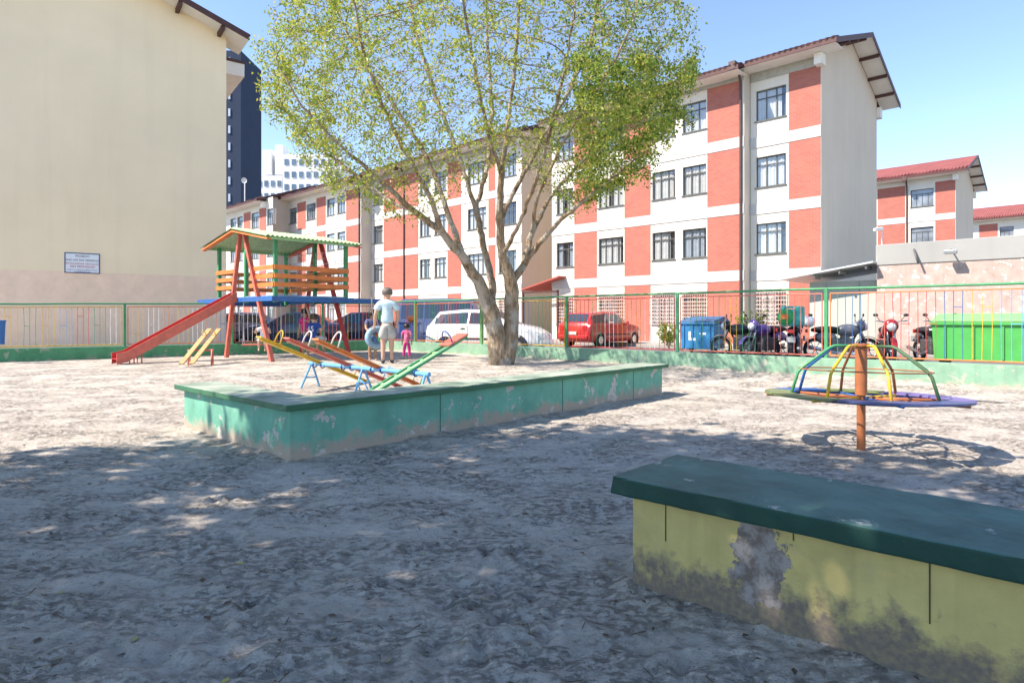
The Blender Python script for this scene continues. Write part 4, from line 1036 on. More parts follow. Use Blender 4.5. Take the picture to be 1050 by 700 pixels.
# swings
def loc(x, y): return yard(0, 0)+O+Vector((x*math.cos(ANG)-y*math.sin(ANG), x*math.sin(ANG)+y*math.cos(ANG), 0))
def swing(px, Y, zs, label, seatm, ztop=1.6, wdt=.5):
    x = (px-CX)/F*Y; t = thing('swing', label, 'swing', (x, Y, zs), R(10), 'plank swings under the playhouse')
    m = MB(); m.box(-wdt/2, wdt/2, -.1, .1, -.02, .015); m.build('seat', seatm, t, bev=.006)
    for s in (-1, 1):
        for d in (-.08, .08):
            m = MB(); m.tube([(s*(wdt/2-.03), d, .015), (s*(wdt/2-.03), d*.2, .45), (s*(wdt/2-.03), 0, ztop-zs)], .008, 5); m.build('chain', CHAIN, t)
    return Vector((x, Y, zs))
sw1 = swing(269, 15.7, .56, 'swing with salmon plank seat holding the child in white', REDL, wdt=.95)
sw2 = swing(322, 15.9, .57, 'swing with plank seat holding the child in the blue shirt', TAN, wdt=.55)
# tyre swing
tc = pp(386, 346, 14.95); t = thing('tyre_swing', 'light blue painted tyre hanging from the end of the blue beam', 'tyre swing', tuple(tc), R(28))
prof = []
for i in range(17):
    a = 2*math.pi*i/16; r = .205+.075*math.cos(a); z = .085*math.sin(a); prof.append((r, z))
Mx = Matrix.Rotation(R(90), 4, 'X')
m = MB(); m.lathe(prof, 28, 0, Mx); m.build('tyre', mat('tyre_blue', (.22, .36, .46), .6, .25, 9, dirt=(.1, .1, .1), dirt_amt=.6), t, smooth=True)
for s in (-1, 1):
    m = MB(); m.tube([(s*.05, 0, .27), (s*.02-.1, .0, .8), (-.12, 0, 1.72-tc.z)], .008, 5); m.build('chain', CHAIN, t)

# ------------------------------------------------------------------ vehicles
CARGLASS = mat('car_glass', (.03, .045, .06), .06, .2, 2, spec=.9); CHROME = mat('wheel_alloy', (.5, .5, .5), .3, .1, 5, metal=.8)
REDLAMP = mat('tail_lamp', (.45, .02, .02), .2, .1, 3, coat=.5); CLEARLAMP = mat('head_lamp', (.7, .72, .74), .1, .1, 3, coat=.5); PLATE = mat('number_plate', (.55, .55, .52), .5)
DARKTRIM = mat('dark_trim', (.025, .025, .027), .6)
def carpaint(n, c): return mat('car_'+n, c, .28, .06, 1.5, 0, coat=.7, dirt=(.2, .17, .14), dirt_amt=.12)
HATCH = [(-1.96, .40, .55, .60, .64, .62), (-1.93, .27, .78, .84, .80, .72), (-1.86, .22, .92, .97, .83, .70), (-1.55, .2, .94, 1.38, .84, .60), (-.6, .2, .94, 1.455, .845, .60), (.15, .2, .93, 1.43, .845, .60), (.98, .2, .92, .985, .84, .68), (1.6, .22, .82, .87, .81, .62), (1.9, .28, .66, .69, .74, .55), (1.97, .36, .54, .56, .62, .5)]
SEDAN = [(-2.15, .40, .55, .60, .64, .62), (-2.12, .27, .80, .86, .80, .70), (-2.0, .22, .90, .96, .83, .70), (-1.5, .2, .93, 1.0, .84, .68), (-.95, .2, .94, 1.36, .845, .60), (-.2, .2, .94, 1.43, .845, .60), (.3, .2, .93, 1.40, .845, .60), (1.1, .2, .91, .98, .84, .68), (1.8, .22, .80, .85, .81, .62), (2.1, .28, .64, .67, .74, .55), (2.17, .36, .54, .56, .62, .5)]
VAN = [(-2.2, .40, .7, .8, .74, .70), (-2.17, .25, 1.0, 1.1, .84, .78), (-2.1, .22, 1.05, 1.9, .86, .74), (-1.9, .22, 1.06, 1.98, .86, .74), (0, .22, 1.06, 2.0, .86, .74), (1.2, .22, 1.05, 1.96, .86, .73), (1.75, .22, 1.0, 1.12, .84, .72), (2.1, .26, .85, .92, .80, .66), (2.2, .36, .6, .62, .7, .6)]
def car(name, label, loc, rotz, paintm, secs, cat='car', roofi=(3, 5), wheels=(-1.22, 1.25), wr=.30, group='cars parked along the street', nwin=2, wspan=None, bumper=None):
    t = thing(name, label, cat, loc, rotz, group)
    rings = []
    def ring(x, zb, zs_, zt, hw, ht):
        zm = zb+(zs_-zb)*.45
        half = [(hw*.90, zb), (hw*.985, zb+.08), (hw*1.0, zm), (hw*.985, zs_-.06), (hw*.965, zs_), (ht*1.0, zt-.035), (ht*.88, zt)]
        return [(x, y, z) for y, z in half]+[(x, -y, z) for y, z in reversed(half)]
    # smooth the profile with extra sections
    S = np.array(secs, float); xs = S[:, 0]
    def sec(x): return [float(np.interp(x, xs, S[:, k])) for k in range(1, 6)]
    X = sorted(set(list(xs)+list(np.linspace(xs[0], xs[-1], 36))))
    v = []; n = 14
    for x in X: v += ring(x, *sec(x))
    fs = []
    for i in range(len(X)-1):
        for j in range(n): fs.append((i*n+j, i*n+(j+1) % n, (i+1)*n+(j+1) % n, (i+1)*n+j))
    fs += [tuple(range(n)), tuple((len(X)-1)*n+j for j in reversed(range(n)))]
    m = MB(); m.add(v, fs); m.build('body', paintm, t, smooth='auto')
    r0, r1 = xs[roofi[0]], xs[roofi[1]]
    def sidept(x, f, s):
        zb, zs_, zt, hw, ht = sec(x); a = (hw*.965, zs_); b = (ht, zt-.035)
        return (x, s*(a[0]+(b[0]-a[0])*f+.006), a[1]+(b[1]-a[1])*f+.002)
    w0, w1 = wspan or (xs[roofi[0]]-.1, xs[roofi[1]]+.62)
    for s in (-1, 1):
        for k in range(nwin):
            a = w0+(w1-w0)*k/nwin+.035; b = w0+(w1-w0)*(k+1)/nwin-.035
            m = MB(); vv = []; q = 6
            for i in range(q+1):
                x = a+(b-a)*i/q; zb, zs_, zt, hw, ht = sec(x)
                ftop = .86 if zt-zs_ > .2 else .5
                vv += [sidept(x, .1, s), sidept(x, ftop, s)]
            m.add(vv, [(2*i, 2*i+2, 2*i+3, 2*i+1) for i in range(q)]); m.build('side_window', CARGLASS, t)
        for k in range(nwin+1):
            x = w0+(w1-w0)*k/nwin; zb, zs_, zt, hw, ht = sec(x); zm = zb+(zs_-zb)*.45
            if k in (0, nwin): continue
            m = MB(); m.tube([(x, s*(hw*.99), zb+.12), (x, s*(hw*1.002), zm), (x, s*(hw*.987), zs_-.05), (x, s*hw*.968, zs_)], .006, 5); m.build('door_seam', DARKTRIM, t)
            m = MB(); m.box(x-.24, x-.09, s*hw*.985-.018, s*hw*.985+.018, zs_-.12, zs_-.085); m.build('door_handle', DARKTRIM, t, bev=.008)
        zb, zs_, zt, hw, ht = sec(0); m = MB(); m.box(-.85, .85, s*hw*.995-.012, s*hw*.995+.012, zb+.28, zb+.34); m.build('side_trim', DARKTRIM, t, bev=.006)
    def toppatch(x0, x1, name):
        m = MB(); vv = []; q = 5
        for i in range(q+1):
            x = x0+(x1-x0)*i/q; zb, zs_, zt, hw, ht = sec(x)
            vv += [(x, -ht*.84, zt+.006), (x, ht*.84, zt+.006)]
        dx = .012 if x0 > 0 else -.012
        vv = [(a+dx, b, c_) for a, b, c_ in vv]
        m.add(vv, [(2*i, 2*i+2, 2*i+3, 2*i+1) for i in range(q)]); m.build(name, CARGLASS, t)
    toppatch(xs[roofi[0]-1]+.04, xs[roofi[0]]-.03, 'rear_window'); toppatch(xs[roofi[1]]+.06, xs[roofi[1]+1]-.06, 'windscreen')
    for x in wheels:
        for s in (-1, 1):
            yw = sec(x)[3]*.985
            Mw = Matrix.Translation((x, s*(yw-.10), wr)) @ Matrix.Rotation(R(-90*s), 4, 'X')
            a = MB(); a.lathe([(0, .105), (wr+.045, .105), (wr+.05, .0)], 24, 0, Mw); a.build('wheel_arch', DARKTRIM, t)
            wm = MB(); wm.lathe([(.16, .12), (wr*.72, .128), (wr*.93, .12), (wr, .09), (wr, -.06), (wr*.7, -.08)], 24, 0, Mw); wo = wm.build('wheel', BLACKM, t, smooth='auto')
            rm = MB(); rm.lathe([(0, .118), (.05, .12), (wr*.62, .112), (wr*.7, .126)], 24, 0, Mw)
            rm.build('rim', CHROME, wo, smooth='auto')
    xr_ = xs[0]
    for s in (-1, 1):
        m = MB(); zb, zs_, zt, hw, ht = sec(xs[2]); m.box(xs[1]-.03, xs[2]+.12, s*hw*.70-.10, s*hw*.70+.13*1, zs_-.26, zs_-.04); m.build('tail_light', REDLAMP, t, bev=.02)
        zb, zs_, zt, hw, ht = sec(xs[-2]); m = MB(); m.box(xs[-2]-.14, xs[-2]+.035, s*hw*.66-.13, s*hw*.66+.13, zs_-.14, zs_-.01); m.build('headlight', CLEARLAMP, t, bev=.02)
        zb, zs_, zt, hw, ht = sec(xs[roofi[1]]+.55); m = MB(); m.box(xs[roofi[1]]+.42, xs[roofi[1]]+.55, s*(hw+.02)-.06, s*(hw+.02)+.06, zs_+.0, zs_+.12); m.build('mirror', paintm, t, bev=.02)
    m = MB(); m.box(xr_-.05, xr_+.12, -.72, .72, .34, .50); m.build('rear_bumper', bumper or paintm, t, bev=.04)
    m = MB(); m.box(xs[-1]-.12, xs[-1]+.04, -.70, .70, .32, .48); m.build('front_bumper', bumper or paintm, t, bev=.04)
    m = MB(); m.box(xr_-.062, xr_-.052, -.2, .2, .52, .64); m.build('number_plate', PLATE, t)
    return t
rz = ANGB
pr_ = pp(620, 355, 25.9); car('parked_car', 'red hatchback parked behind the fence with its rear towards the tree', (pr_.x-.05, pr_.y+.55, .06), rz, carpaint('red', (.45, .022, .02)), HATCH, bumper=carpaint('red', (.45, .022, .02)))
pr_ = pp(505, 350, 20.5); car('parked_car', 'white hatchback parked along the fence behind the tree trunk', (pr_.x-.1, pr_.y+.1, .06), ANGB-R(66), carpaint('white', (.75, .75, .75)), HATCH)
pr_ = pp(262, 350, 30); car('parked_car', 'silver grey hatchback in the shade under the playhouse, left of the dark sedan', (pr_.x, pr_.y, .06), R(8), carpaint('silver', (.30, .30, .36)), HATCH)
pr_ = pp(304, 350, 27.5); car('parked_car', 'dark blue sedan in the shade behind the playhouse legs', (pr_.x, pr_.y, .06), R(186), carpaint('dark_blue', (.035, .05, .10)), SEDAN, roofi=(4, 6), wheels=(-1.3, 1.38))
pr_ = pp(362, 350, 29); car('parked_car', 'dark maroon hatchback parked between the playhouse and the boy with the tyre', (pr_.x, pr_.y, .06), R(200), carpaint('maroon', (.10, .02, .035)), HATCH)
pr_ = pp(462, 340, 26.5); car('parked_van', 'pale lilac van parked behind the fence, left of the white hatchback', (pr_.x, pr_.y, .06), R(-18), carpaint('lilac', (.40, .34, .46)), VAN, cat='van', roofi=(2, 5), wheels=(-1.4, 1.4), wr=.32, nwin=3, wspan=(-1.95, 1.35), group=None)

def motorbike(label, px, Y, rotz, col, box=None, tall=1.0, top_px=None):
    x = (px-CX)/F*Y; t = thing('motorbike', label, 'motorbike', (x, Y, .1), rotz, 'motorbikes parked behind the fence')
    wr = .30; fx, rx = .66, -.62
    for cx in (fx, rx):
        Mw = Matrix.Translation((cx, 0, wr)) @ Matrix.Rotation(R(90), 4, 'X')
        m = MB(); m.lathe([(wr-.075, -.03), (wr-.03, -.05), (wr, -.03), (wr+.005, 0), (wr, .03), (wr-.03, .05), (wr-.075, .03)], 24, 0, Mw); wo = m.build('wheel', BLACKM, t, smooth=True)
        m = MB(); m.tube([Mw @ Vector(((wr-.08)*math.cos(a), (wr-.08)*math.sin(a), 0)) for a in [2*math.pi*i/24 for i in range(24)]], .014, 6, closed=True)
        for i in range(6):
            a = math.pi*i/3; m.tube([Mw @ Vector((.03*math.cos(a), .03*math.sin(a), 0)), Mw @ Vector(((wr-.08)*math.cos(a), (wr-.08)*math.sin(a), 0))], .011, 5)
        m.tube([(cx, -.06, wr), (cx, .06, wr)], .035, 8); m.build('rim', CHROME, wo, smooth=True)
    m = MB()
    for s in (-1, 1): m.tube([(fx, s*.075, wr), (fx-.17, s*.075, .72), (fx-.24, s*.07, .95)], .022, 7)
    m.build('fork', STEEL, t, smooth=True)
    m = MB(); m.tube([(fx-.24, 0, .88), (.1, 0, .74), (-.35, 0, .72), (-.72, 0, .80)], .03, 7); m.tube([(fx-.22, 0, .84), (.2, 0, .34), (-.3, 0, .30), (-.35, 0, .72)], .028, 7)
    for s in (-1, 1): m.tube([(rx, s*.09, wr), (-.25, s*.09, .36)], .022, 6)
    m.build('frame', DARKTRIM, t, smooth=True)
    m = MB(); m.box(-.26, .30, -.16, .16, .24, .60); m.box(.0, .2, -.10, .10, .55, .68); m.build('engine', mat('engine_grey', (.14, .14, .145), .45, .3, 14, metal=.6), t, bev=.03)
    m = MB(); m.ball((.17, 0, .80), (.31, .17, .17), 14, 9); m.build('fuel_tank', col, t, smooth=True)
    for s in (-1, 1):
        m = MB(); m.ball((-.38, s*.11, .62), (.26, .05, .14), 12, 8); m.build('side_panel', col, t, smooth=True)
    m = MB(); m.ball((fx-.17, 0, .93), (.10, .17, .17), 12, 8); m.build('front_fairing', col, t, smooth=True)
    m = MB(); m.ball((-.34, 0, .82), (.40, .15, .09), 14, 8); m.build('seat', BLACKM, t, smooth=True)
    m = MB(); m.tube([(fx-.20, -.36, 1.06), (fx-.25, -.2, 1.04), (fx-.24, 0, .98), (fx-.25, .2, 1.04), (fx-.20, .36, 1.06)][::1], .016, 7)
    m.build('handlebar', STEEL, t, smooth=True)
    for s in (-1, 1):
        m = MB(); m.tube([(fx-.25, s*.22, 1.04), (fx-.22, s*.30, 1.17)], .008, 5); m.ball((fx-.22, s*.33, 1.20), (.015, .06, .04), 8, 6); m.build('mirror', DARKTRIM, t, smooth=True)
    m = MB(); m.ball((fx-.10, 0, .90), (.10, .11, .11), 12, 8); m.build('headlight', CLEARLAMP, t, smooth=True)
    for cx, a0, a1 in ((fx, R(20), R(150)), (rx, R(10), R(140))):
        m = MB(); v = []
        for i in range(9):
            a = a0+(a1-a0)*i/8
            for y in (-.07, .07): v.append((cx+(wr+.035)*math.cos(a), y, wr+(wr+.035)*math.sin(a)))
            v.append((cx+(wr+.055)*math.cos(a), 0, wr+(wr+.055)*math.sin(a)))
        m.add(v, [q for i in range(8) for q in ((3*i, 3*i+3, 3*i+5, 3*i+2), (3*i+2, 3*i+5, 3*i+4, 3*i+1))]); m.build('mudguard', col, t, recalc=False, smooth=True)
    m = MB(); m.tube([(.15, -.14, .32), (-.15, -.16, .22), (-.5, -.16, .30), (-.85, -.17, .38)], [.025, .03, .045, .05], 8); m.build('exhaust', CHROME, t, smooth=True)
    m = MB(); m.box(-.86, -.80, -.07, .07, .74, .84); m.build('tail_light', REDLAMP, t, bev=.015)
    m = MB(); m.box(-.90, -.885, -.1, .1, .52, .66); m.build('number_plate', PLATE, t)
    m = MB(); m.tube([(0, .12, .3), (-.08, .30, -.04)], .012, 5); m.build('side_stand', DARKTRIM, t)
    return t
COLB = carpaint('bike_black', (.02, .02, .025)); COLR = carpaint('bike_red', (.42, .02, .02)); COLP = carpaint('bike_purple', (.10, .05, .25)); COLD = carpaint('bike_navy', (.02, .05, .11)); COLG = carpaint('bike_grey', (.16, .16, .17))
motorbike('black motorbike under the leafy potted bush, leftmost of the row', 764, 17.6, R(150), COLB)
motorbike('motorbike with purple tank between the bush and the delivery box', 786, 17.2, R(205), COLP)
mbx = motorbike('dark blue motorbike carrying a green and teal delivery box', 815, 16.2, R(60), COLD)
motorbike('dark grey motorbike leaning right of the thick green fence post', 862, 16.4, R(-12), COLG)
motorbike('red motorbike with black handlebar standing before the pale wall', 910, 16.0, R(-112), COLR)
motorbike('black motorbike with mirrors parked beside the green waste container', 955, 15.4, R(-100), COLB)
# delivery box on the rack
M0 = mbx.matrix_basis if False else Matrix.Translation(mbx.location) @ Euler(mbx.rotation_euler).to_matrix().to_4x4()
bxl = M0 @ Vector((-.62, 0, .92))
t = thing('delivery_box', 'green and teal delivery bag strapped on the back of the dark blue motorbike', 'delivery bag', tuple(bxl), mbx.rotation_euler.z)
m = MB(); m.box(-.27, .27, -.27, .27, 0, .50); m.build('bag', mat('bag_teal', (.03, .30, .27), .55, .2, 5), t, bev=.05)
m = MB(); m.ball((-.24, .12, .23), (.14, .20, .20), 14, 9); m.build('front_pocket', mat('bag_green', (.03, .32, .09), .5, .2, 5), t, smooth=True)
m = MB(); m.box(-.40, -.385, .05, .2, .18, .30); m.build('logo_patch', ORANGE, t)
m = MB(); m.ball((.35, 0, .1), (.17, .14, .15), 14, 9); tag(m.build('helmet', mat('helmet_white', (.7, .7, .7), .2, .05, 3, coat=.5), loc=M0 @ Vector((.05, .0, .93)), smooth=True), 'white crash helmet resting on the dark blue motorbike', 'helmet')

# waste containers
def container(name, label, px, Y, w_, d_, h_, bodym, lidm, rotz, slope=.2, z0=.06):
    x = (px-CX)/F*Y; t = thing(name, label, 'waste container', (x, Y, z0), rotz)
    m = MB(); m.prism([(-w_/2+.05, .14), (w_/2-.05, .14), (w_/2, h_*.82), (-w_/2, h_*.82)], (0, -d_/2+.03, 0), (1, 0, 0), (0, 0, 1), (0, d_-.06, 0)); bo = m.build('body', bodym, t, bev=.02)
    m = MB(); m.box(-w_/2-.03, w_/2+.03, -d_/2-.02, -d_/2+.03, h_*.80, h_*.86); m.box(-w_/2-.03, w_/2+.03, d_/2-.03, d_/2+.02, h_*.80, h_*.86); m.build('rim', bodym, t, bev=.01)
    m = MB(); m.prism([(-d_/2, h_*.865), (d_/2, h_*.865), (d_/2, h_), (d_/2-.12, h_+.03), (-d_/2, h_*.90)], (-w_/2, 0, 0), (0, 1, 0), (0, 0, 1), (w_, 0, 0)); m.build('lid', lidm, t, bev=.02)
    for k in range(4):
        xx = -w_/2+w_*(k+.5)/4; m = MB(); m.box(xx-.02, xx+.02, -d_/2+.0, -d_/2+.028, .2, h_*.78); m.build('stiffener', bodym, t)
    for s in (-1, 1):
        m = MB(); m.tube([(s*(w_/2-.2), -.03, .08), (s*(w_/2-.2), .03, .08)], .08, 12); m.build('wheel', BLACKM, t)
        m = MB(); m.tube([(s*(w_/2+.01), 0, h_*.7), (s*(w_/2+.10), 0, h_*.7)], .025, 8); m.build('lifting_pin', STEEL, t)
    return t
GB = mat('container_green', (.06, .34, .07), .45, .1, 3); GBL = mat('container_lid', (.20, .50, .16), .5, .12, 3)
yb_ = 14.2
cg = container('waste_container', 'large bright green waste container at the right end of the fence', 1015, yb_, 2.1, 1.0, 1.2, GB, GBL, ANGB-R(90)+R(2), z0=.1)
BB = mat('container_blue', (.02, .16, .36), .45, .15, 4)
cb_ = container('waste_container', 'blue plastic waste container with white marks behind the fence', 721, 21.2, 1.25, .95, 1.2, BB, mat('container_blue_dark', (.015, .10, .24), .45, .15, 4), ANGB-R(90))
m = MB()
m.box(-.3, -.05, -.452, -.449, .42, .50); m.box(-.30, -.22, -.452, -.449, .5, .72); m.box(.1, .32, -.452, -.449, .62, .68); m.build('white_mark', WHITE, cb_)
t = thing('wooden_pallet', 'flat red brown boards lying on the ground beside the blue container', 'boards', (gp(748, 359, .1).x, 20.2, .06), ANGB)
for i in range(3):
    m = MB(); m.box(-.15+i*.16, -.02+i*.16, -1.2, .9, 0, .05+.02*i); m.build('board', FASCIA, t)
# bits of colour beside the van: crate and ball bag
t = thing('crate', 'blue plastic crate standing by the lilac van', 'crate', tuple(pp(420, 343, 23)-Vector((0, 0, .6))), R(5))
m = MB(); m.box(-.35, .35, -.3, .3, 0, 1.0)
m.build('body', mat('crate_blue', (.10, .20, .50), .5, .1, 4), t, bev=.02)
m = MB(); m.box(-.38, .38, -.33, .33, 1.002, 1.06); m.build('rim', NAVY, t, bev=.01)
m = MB(); m.ball((0, 0, .1), (.2, .16, .13), 12, 8); tag(m.build('orange_bundle', ORANGE, loc=pp(423, 327, 23)-Vector((0, 0, .1)), smooth=True), 'orange bundle on top of the blue crate', 'bundle')
m = MB(); m.lathe([(0, 0), (.12, 0), (.14, .5), (.16, .55), (0, .56)], 14); tag(m.build('blue_barrel', mat('barrel_blue', (.02, .13, .38), .4), loc=tuple(Vector(((-2-CX)/F*14.3, 14.3, .62))), smooth='auto'), 'blue drum standing against the fence at the left edge', 'drum')

# shrubs
def shrub(label, px, Y, h, r, seed, n=260, leaf=.16, mats=(0, 1, 1, 3), z0=.06):
    rg = np.random.default_rng(seed); x = (px-CX)/F*Y
    t = thing('shrub', label, 'shrub', (x, Y, z0))
    st = MB(); lf = MB()
    for i in range(9):
        a = rg.random()*6.28; p1 = Vector((math.cos(a)*r*rg.uniform(.3, .9), math.sin(a)*r*rg.uniform(.3, .9), h*rg.uniform(.6, 1.0)))
        st.tube([(0, 0, 0), p1*.5+Vector((0, 0, .1)), p1], [.015, .01, .004], 4)
        for k in range(n//9):
            c = p1*rg.uniform(.4, 1.05)+Vector(rg.normal(0, .08, 3)); d = Vector((c.x*.8, c.y*.8, rg.uniform(-.1, .5))).normalized(); s_ = d.cross(Vector(rg.normal(0, 1, 3))).normalized(); L = leaf*rg.uniform(.6, 1.2)
            lf.add([c, c+d*L*.5+s_*L*.2, c+d*L, c+d*L*.5-s_*L*.2], [(0, 1, 2, 3)], mats[int(rg.random()*len(mats))])
    st.build('stems', BARK, t); lf.build('foliage', LEAF, t, recalc=False)
shrub('small bright green shrub against the white wall beside the red car', 686, 23.5, .85, .5, 3, n=800, leaf=.13)
shrub('leafy bush among the parked motorbikes left of the delivery box', 768, 18.6, 1.35, .55, 5, n=900, leaf=.13)

# ------------------------------------------------------------------ people
def skin_mesh(J, E, sub=2):
    names = list(J); me = bpy.data.meshes.new('tmp'); me.from_pydata([J[n][0] for n in names], [(names.index(a), names.index(b)) for a, b in E], [])
    o = bpy.data.objects.new('tmp', me); COL.objects.link(o)
    md = o.modifiers.new('skin', 'SKIN'); md.use_smooth_shade = True; md.branch_smoothing = .6
    for i, n in enumerate(names):
        r = J[n][1]; sv = me.skin_vertices[0].data[i]; sv.radius = r if hasattr(r, '__len__') else (r, r); sv.use_root = (i == 0)
    s_ = o.modifiers.new('sub', 'SUBSURF'); s_.levels = sub; s_.render_levels = sub
    dg = bpy.context.evaluated_depsgraph_get(); m2 = o.evaluated_get(dg).to_mesh()
    mb = MB(); mb.add([v.co.copy() for v in m2.vertices], [tuple(p.vertices) for p in m2.polygons])
    o.evaluated_get(dg).to_mesh_clear(); bpy.data.objects.remove(o); bpy.data.meshes.remove(me)
    return mb
SKIN = mat('skin_light', (.52, .31, .22), .55, .06, 8); SKIND = mat('skin_tan', (.33, .18, .11), .55, .06, 8)
HAIRD = mat('hair_dark', (.018, .013, .01), .5, .2, 20); HAIRB = mat('hair_brown', (.06, .035, .02), .5, .2, 20); HAIRG = mat('hair_grey', (.13, .11, .095), .6, .25, 25)
EYE = mat('eye_dark', (.015, .012, .01), .2); LIP = mat('lips', (.35, .12, .09), .5)
def cloth(n, c, c2=None): return mat('cloth_'+n, c, .9, .14, 9, 1.0, 13, dirt=c2, dirt_amt=.9 if c2 else .3)
def person(label, loc, rotz, h, pose, skinm, hairm, shirt, bottom, hair='short', child=False, long_pants=False, shoes=None, sleeves=True, bulk=1.0):
    """pose: joint positions in body heights, facing local +y"""
    t = thing('person', label, 'person', loc, rotz)
    k = h; hs = 1.25 if child else 1.0
    P = {n: Vector(p)*k for n, p in pose.items()}
    J = {}
    def j(n, r): J[n] = (P[n], (r[0]*k, r[1]*k) if hasattr(r, '__len__') else r*k)
    j('pelvis', (.072, .055)); j('waist', (.066, .05)); j('chest', (.078, .056)); j('neck', .031)
    head = P['head']; up = (head-P['neck']).normalized()
    J['jaw'] = (P['neck'].lerp(head, .55), .045*k*hs); J['head'] = (head, .060*k*hs); J['crown'] = (head+up*.045*k*hs, .045*k*hs)
    E = [('pelvis', 'waist'), ('waist', 'chest'), ('chest', 'neck'), ('neck', 'jaw'), ('jaw', 'head'), ('head', 'crown')]
    for s in 'LR':
        j('sho'+s, .040); j('elb'+s, .027); j('wri'+s, .019); j('hip'+s, .058); j('kne'+s, .038); j('ank'+s, .023); j('toe'+s, .018)
        wv = (P['wri'+s]-P['elb'+s]).normalized(); J['palm'+s] = (P['wri'+s]+wv*.042*k, (.024*k, .014*k))
        E += [('chest', 'sho'+s), ('sho'+s, 'elb'+s), ('elb'+s, 'wri'+s), ('wri'+s, 'palm'+s), ('pelvis', 'hip'+s), ('hip'+s, 'kne'+s), ('kne'+s, 'ank'+s), ('ank'+s, 'toe'+s)]
    mb = skin_mesh(J, E)
    fw = Vector((0, 1, 0)); fw = (fw-up*fw.dot(up)).normalized(); sd = up.cross(fw).normalized()
    hr = .060*k*hs
    for s in 'LR':                                   # five bent fingers per hand
        wv = (P['wri'+s]-P['elb'+s]).normalized(); base = P['wri'+s]+wv*.05*k; side = wv.orthogonal().normalized(); nn = wv.cross(side)
        for q, L in ((-1.5, .036), (-.5, .044), (.5, .047), (1.5, .041)):
            b0 = base+side*q*.0115*k; mb.tube([b0, b0+wv*L*.5*k+nn*.004*k, b0+wv*L*.9*k+nn*.018*k], [.0058*k, .0054*k, .004*k], 6)
        b0 = P['wri'+s]+wv*.022*k+side*.02*k; mb.tube([b0, b0+side*.018*k+wv*.015*k+nn*.008*k, b0+side*.02*k+wv*.036*k+nn*.018*k], [.0075*k, .007*k, .005*k], 6)
    for s in (-1, 1): mb.ball(head+sd*s*hr*.98-up*hr*.15, (hr*.14, hr*.22, hr*.32), 8, 6)      # ears
    mb.ball(head+fw*hr*1.0-up*hr*.25, (hr*.14, hr*.2, hr*.22), 8, 6)                            # nose
    bo = mb.build('body', skinm, t, smooth=True)
    for s in (-1, 1):
        e = MB(); e.ball(head+fw*hr*.90+sd*s*hr*.36+up*hr*.02, hr*.12, 8, 6); e.build('eye', EYE, t, smooth=True)
    e = MB(); e.ball(head+fw*hr*.86-up*hr*.62, (hr*.32, hr*.12, hr*.09), 8, 6); e.build('mouth', LIP, t, smooth=True)
    hb = MB(); n_, m_ = 18, 12; c = head+up*hr*.12-fw*hr*.08; vv = []; fs = []
    rgh = random.Random(int(h*1000))
    for i in range(m_+1):
        th = math.pi*.66*i/m_
        for q in range(n_):
            a = 2*math.pi*q/n_; d = up*math.cos(th)+(fw*math.cos(a)+sd*math.sin(a))*math.sin(th); f_ = math.cos(a)
            lim = 1.0
            rr = hr*(1.22 if th < math.pi*.5 else 1.16)*(1+rgh.uniform(-.03, .03))
            if f_ > .35 and th > math.pi*.36: rr *= .80            # hairline above the face
            vv.append(c+d*rr)
    for i in range(m_):
        for q in range(n_): fs.append((i*n_+q, i*n_+(q+1) % n_, (i+1)*n_+(q+1) % n_, (i+1)*n_+q))
    hb.add(vv, fs)
    if hair == 'long': hb.tube([c-fw*hr*.75, c-fw*hr*1.1-up*hr*1.1, c-fw*hr*1.0-up*hr*2.2], [hr*.7, hr*.75, hr*.35], 10)
    if hair == 'bun': hb.ball(c+up*hr*1.2-fw*hr*.3, hr*.4, 10, 8)
    hb.build('hair', hairm, t, smooth=True)
    # clothing: shells a little wider than the body
    S = {}
    def sj(D, n, p, r): D[n] = (p, (r[0]*k*bulk, r[1]*k*bulk) if hasattr(r, '__len__') else r*k*bulk)
    sj(S, 'hem', P['pelvis'].lerp(P['waist'], -.15), (.083, .066)); sj(S, 'waist', P['waist'], (.079, .062)); sj(S, 'chest', P['chest'], (.088, .066)); sj(S, 'upper', P['chest'].lerp(P['neck'], .5), (.085, .058)); sj(S, 'collar', P['chest'].lerp(P['neck'], .86), .046)
    Es = [('hem', 'waist'), ('waist', 'chest'), ('chest', 'upper'), ('upper', 'collar')]
    for s in 'LR':
        sj(S, 'sho'+s, P['sho'+s], .054); Es += [('upper', 'sho'+s)]
        if sleeves: sj(S, 'slv'+s, P['sho'+s].lerp(P['elb'+s], .72), .040); Es += [('sho'+s, 'slv'+s)]
    skin_mesh(S, Es).build('shirt', shirt, t, smooth=True)
    B = {}
    sj(B, 'pelvis', P['pelvis'], (.084, .068)); sj(B, 'belt', P['pelvis'].lerp(P['waist'], .5), (.076, .060)); Eb = [('pelvis', 'belt')]
    for s in 'LR':
        sj(B, 'hip'+s, P['hip'+s], .070); sj(B, 'kne'+s, P['hip'+s].lerp(P['kne'+s], 1.0 if long_pants else .88), .058 if not long_pants else .046); Eb += [('pelvis', 'hip'+s), ('hip'+s, 'kne'+s)]
        if long_pants: sj(B, 'ank'+s, P['kne'+s].lerp(P['ank'+s], .85), .036); Eb += [('kne'+s, 'ank'+s)]
    skin_mesh(B, Eb).build('trousers' if long_pants else 'shorts', bottom, t, smooth=True)
    if shoes:
        for s in 'LR':
            m = MB(); f0, f1 = P['ank'+s]+Vector((0, -.02, 0))*k, P['toe'+s]+Vector((0, .03, 0))*k
            m.ball((0, 0, 0), (.030*k, .078*k, .022*k), 10, 7, 0, Matrix.Translation(((f0.x+f1.x)/2, (f0.y+f1.y)/2, .018*k))); m.build('shoe', shoes, t, smooth=True)
    return t, P
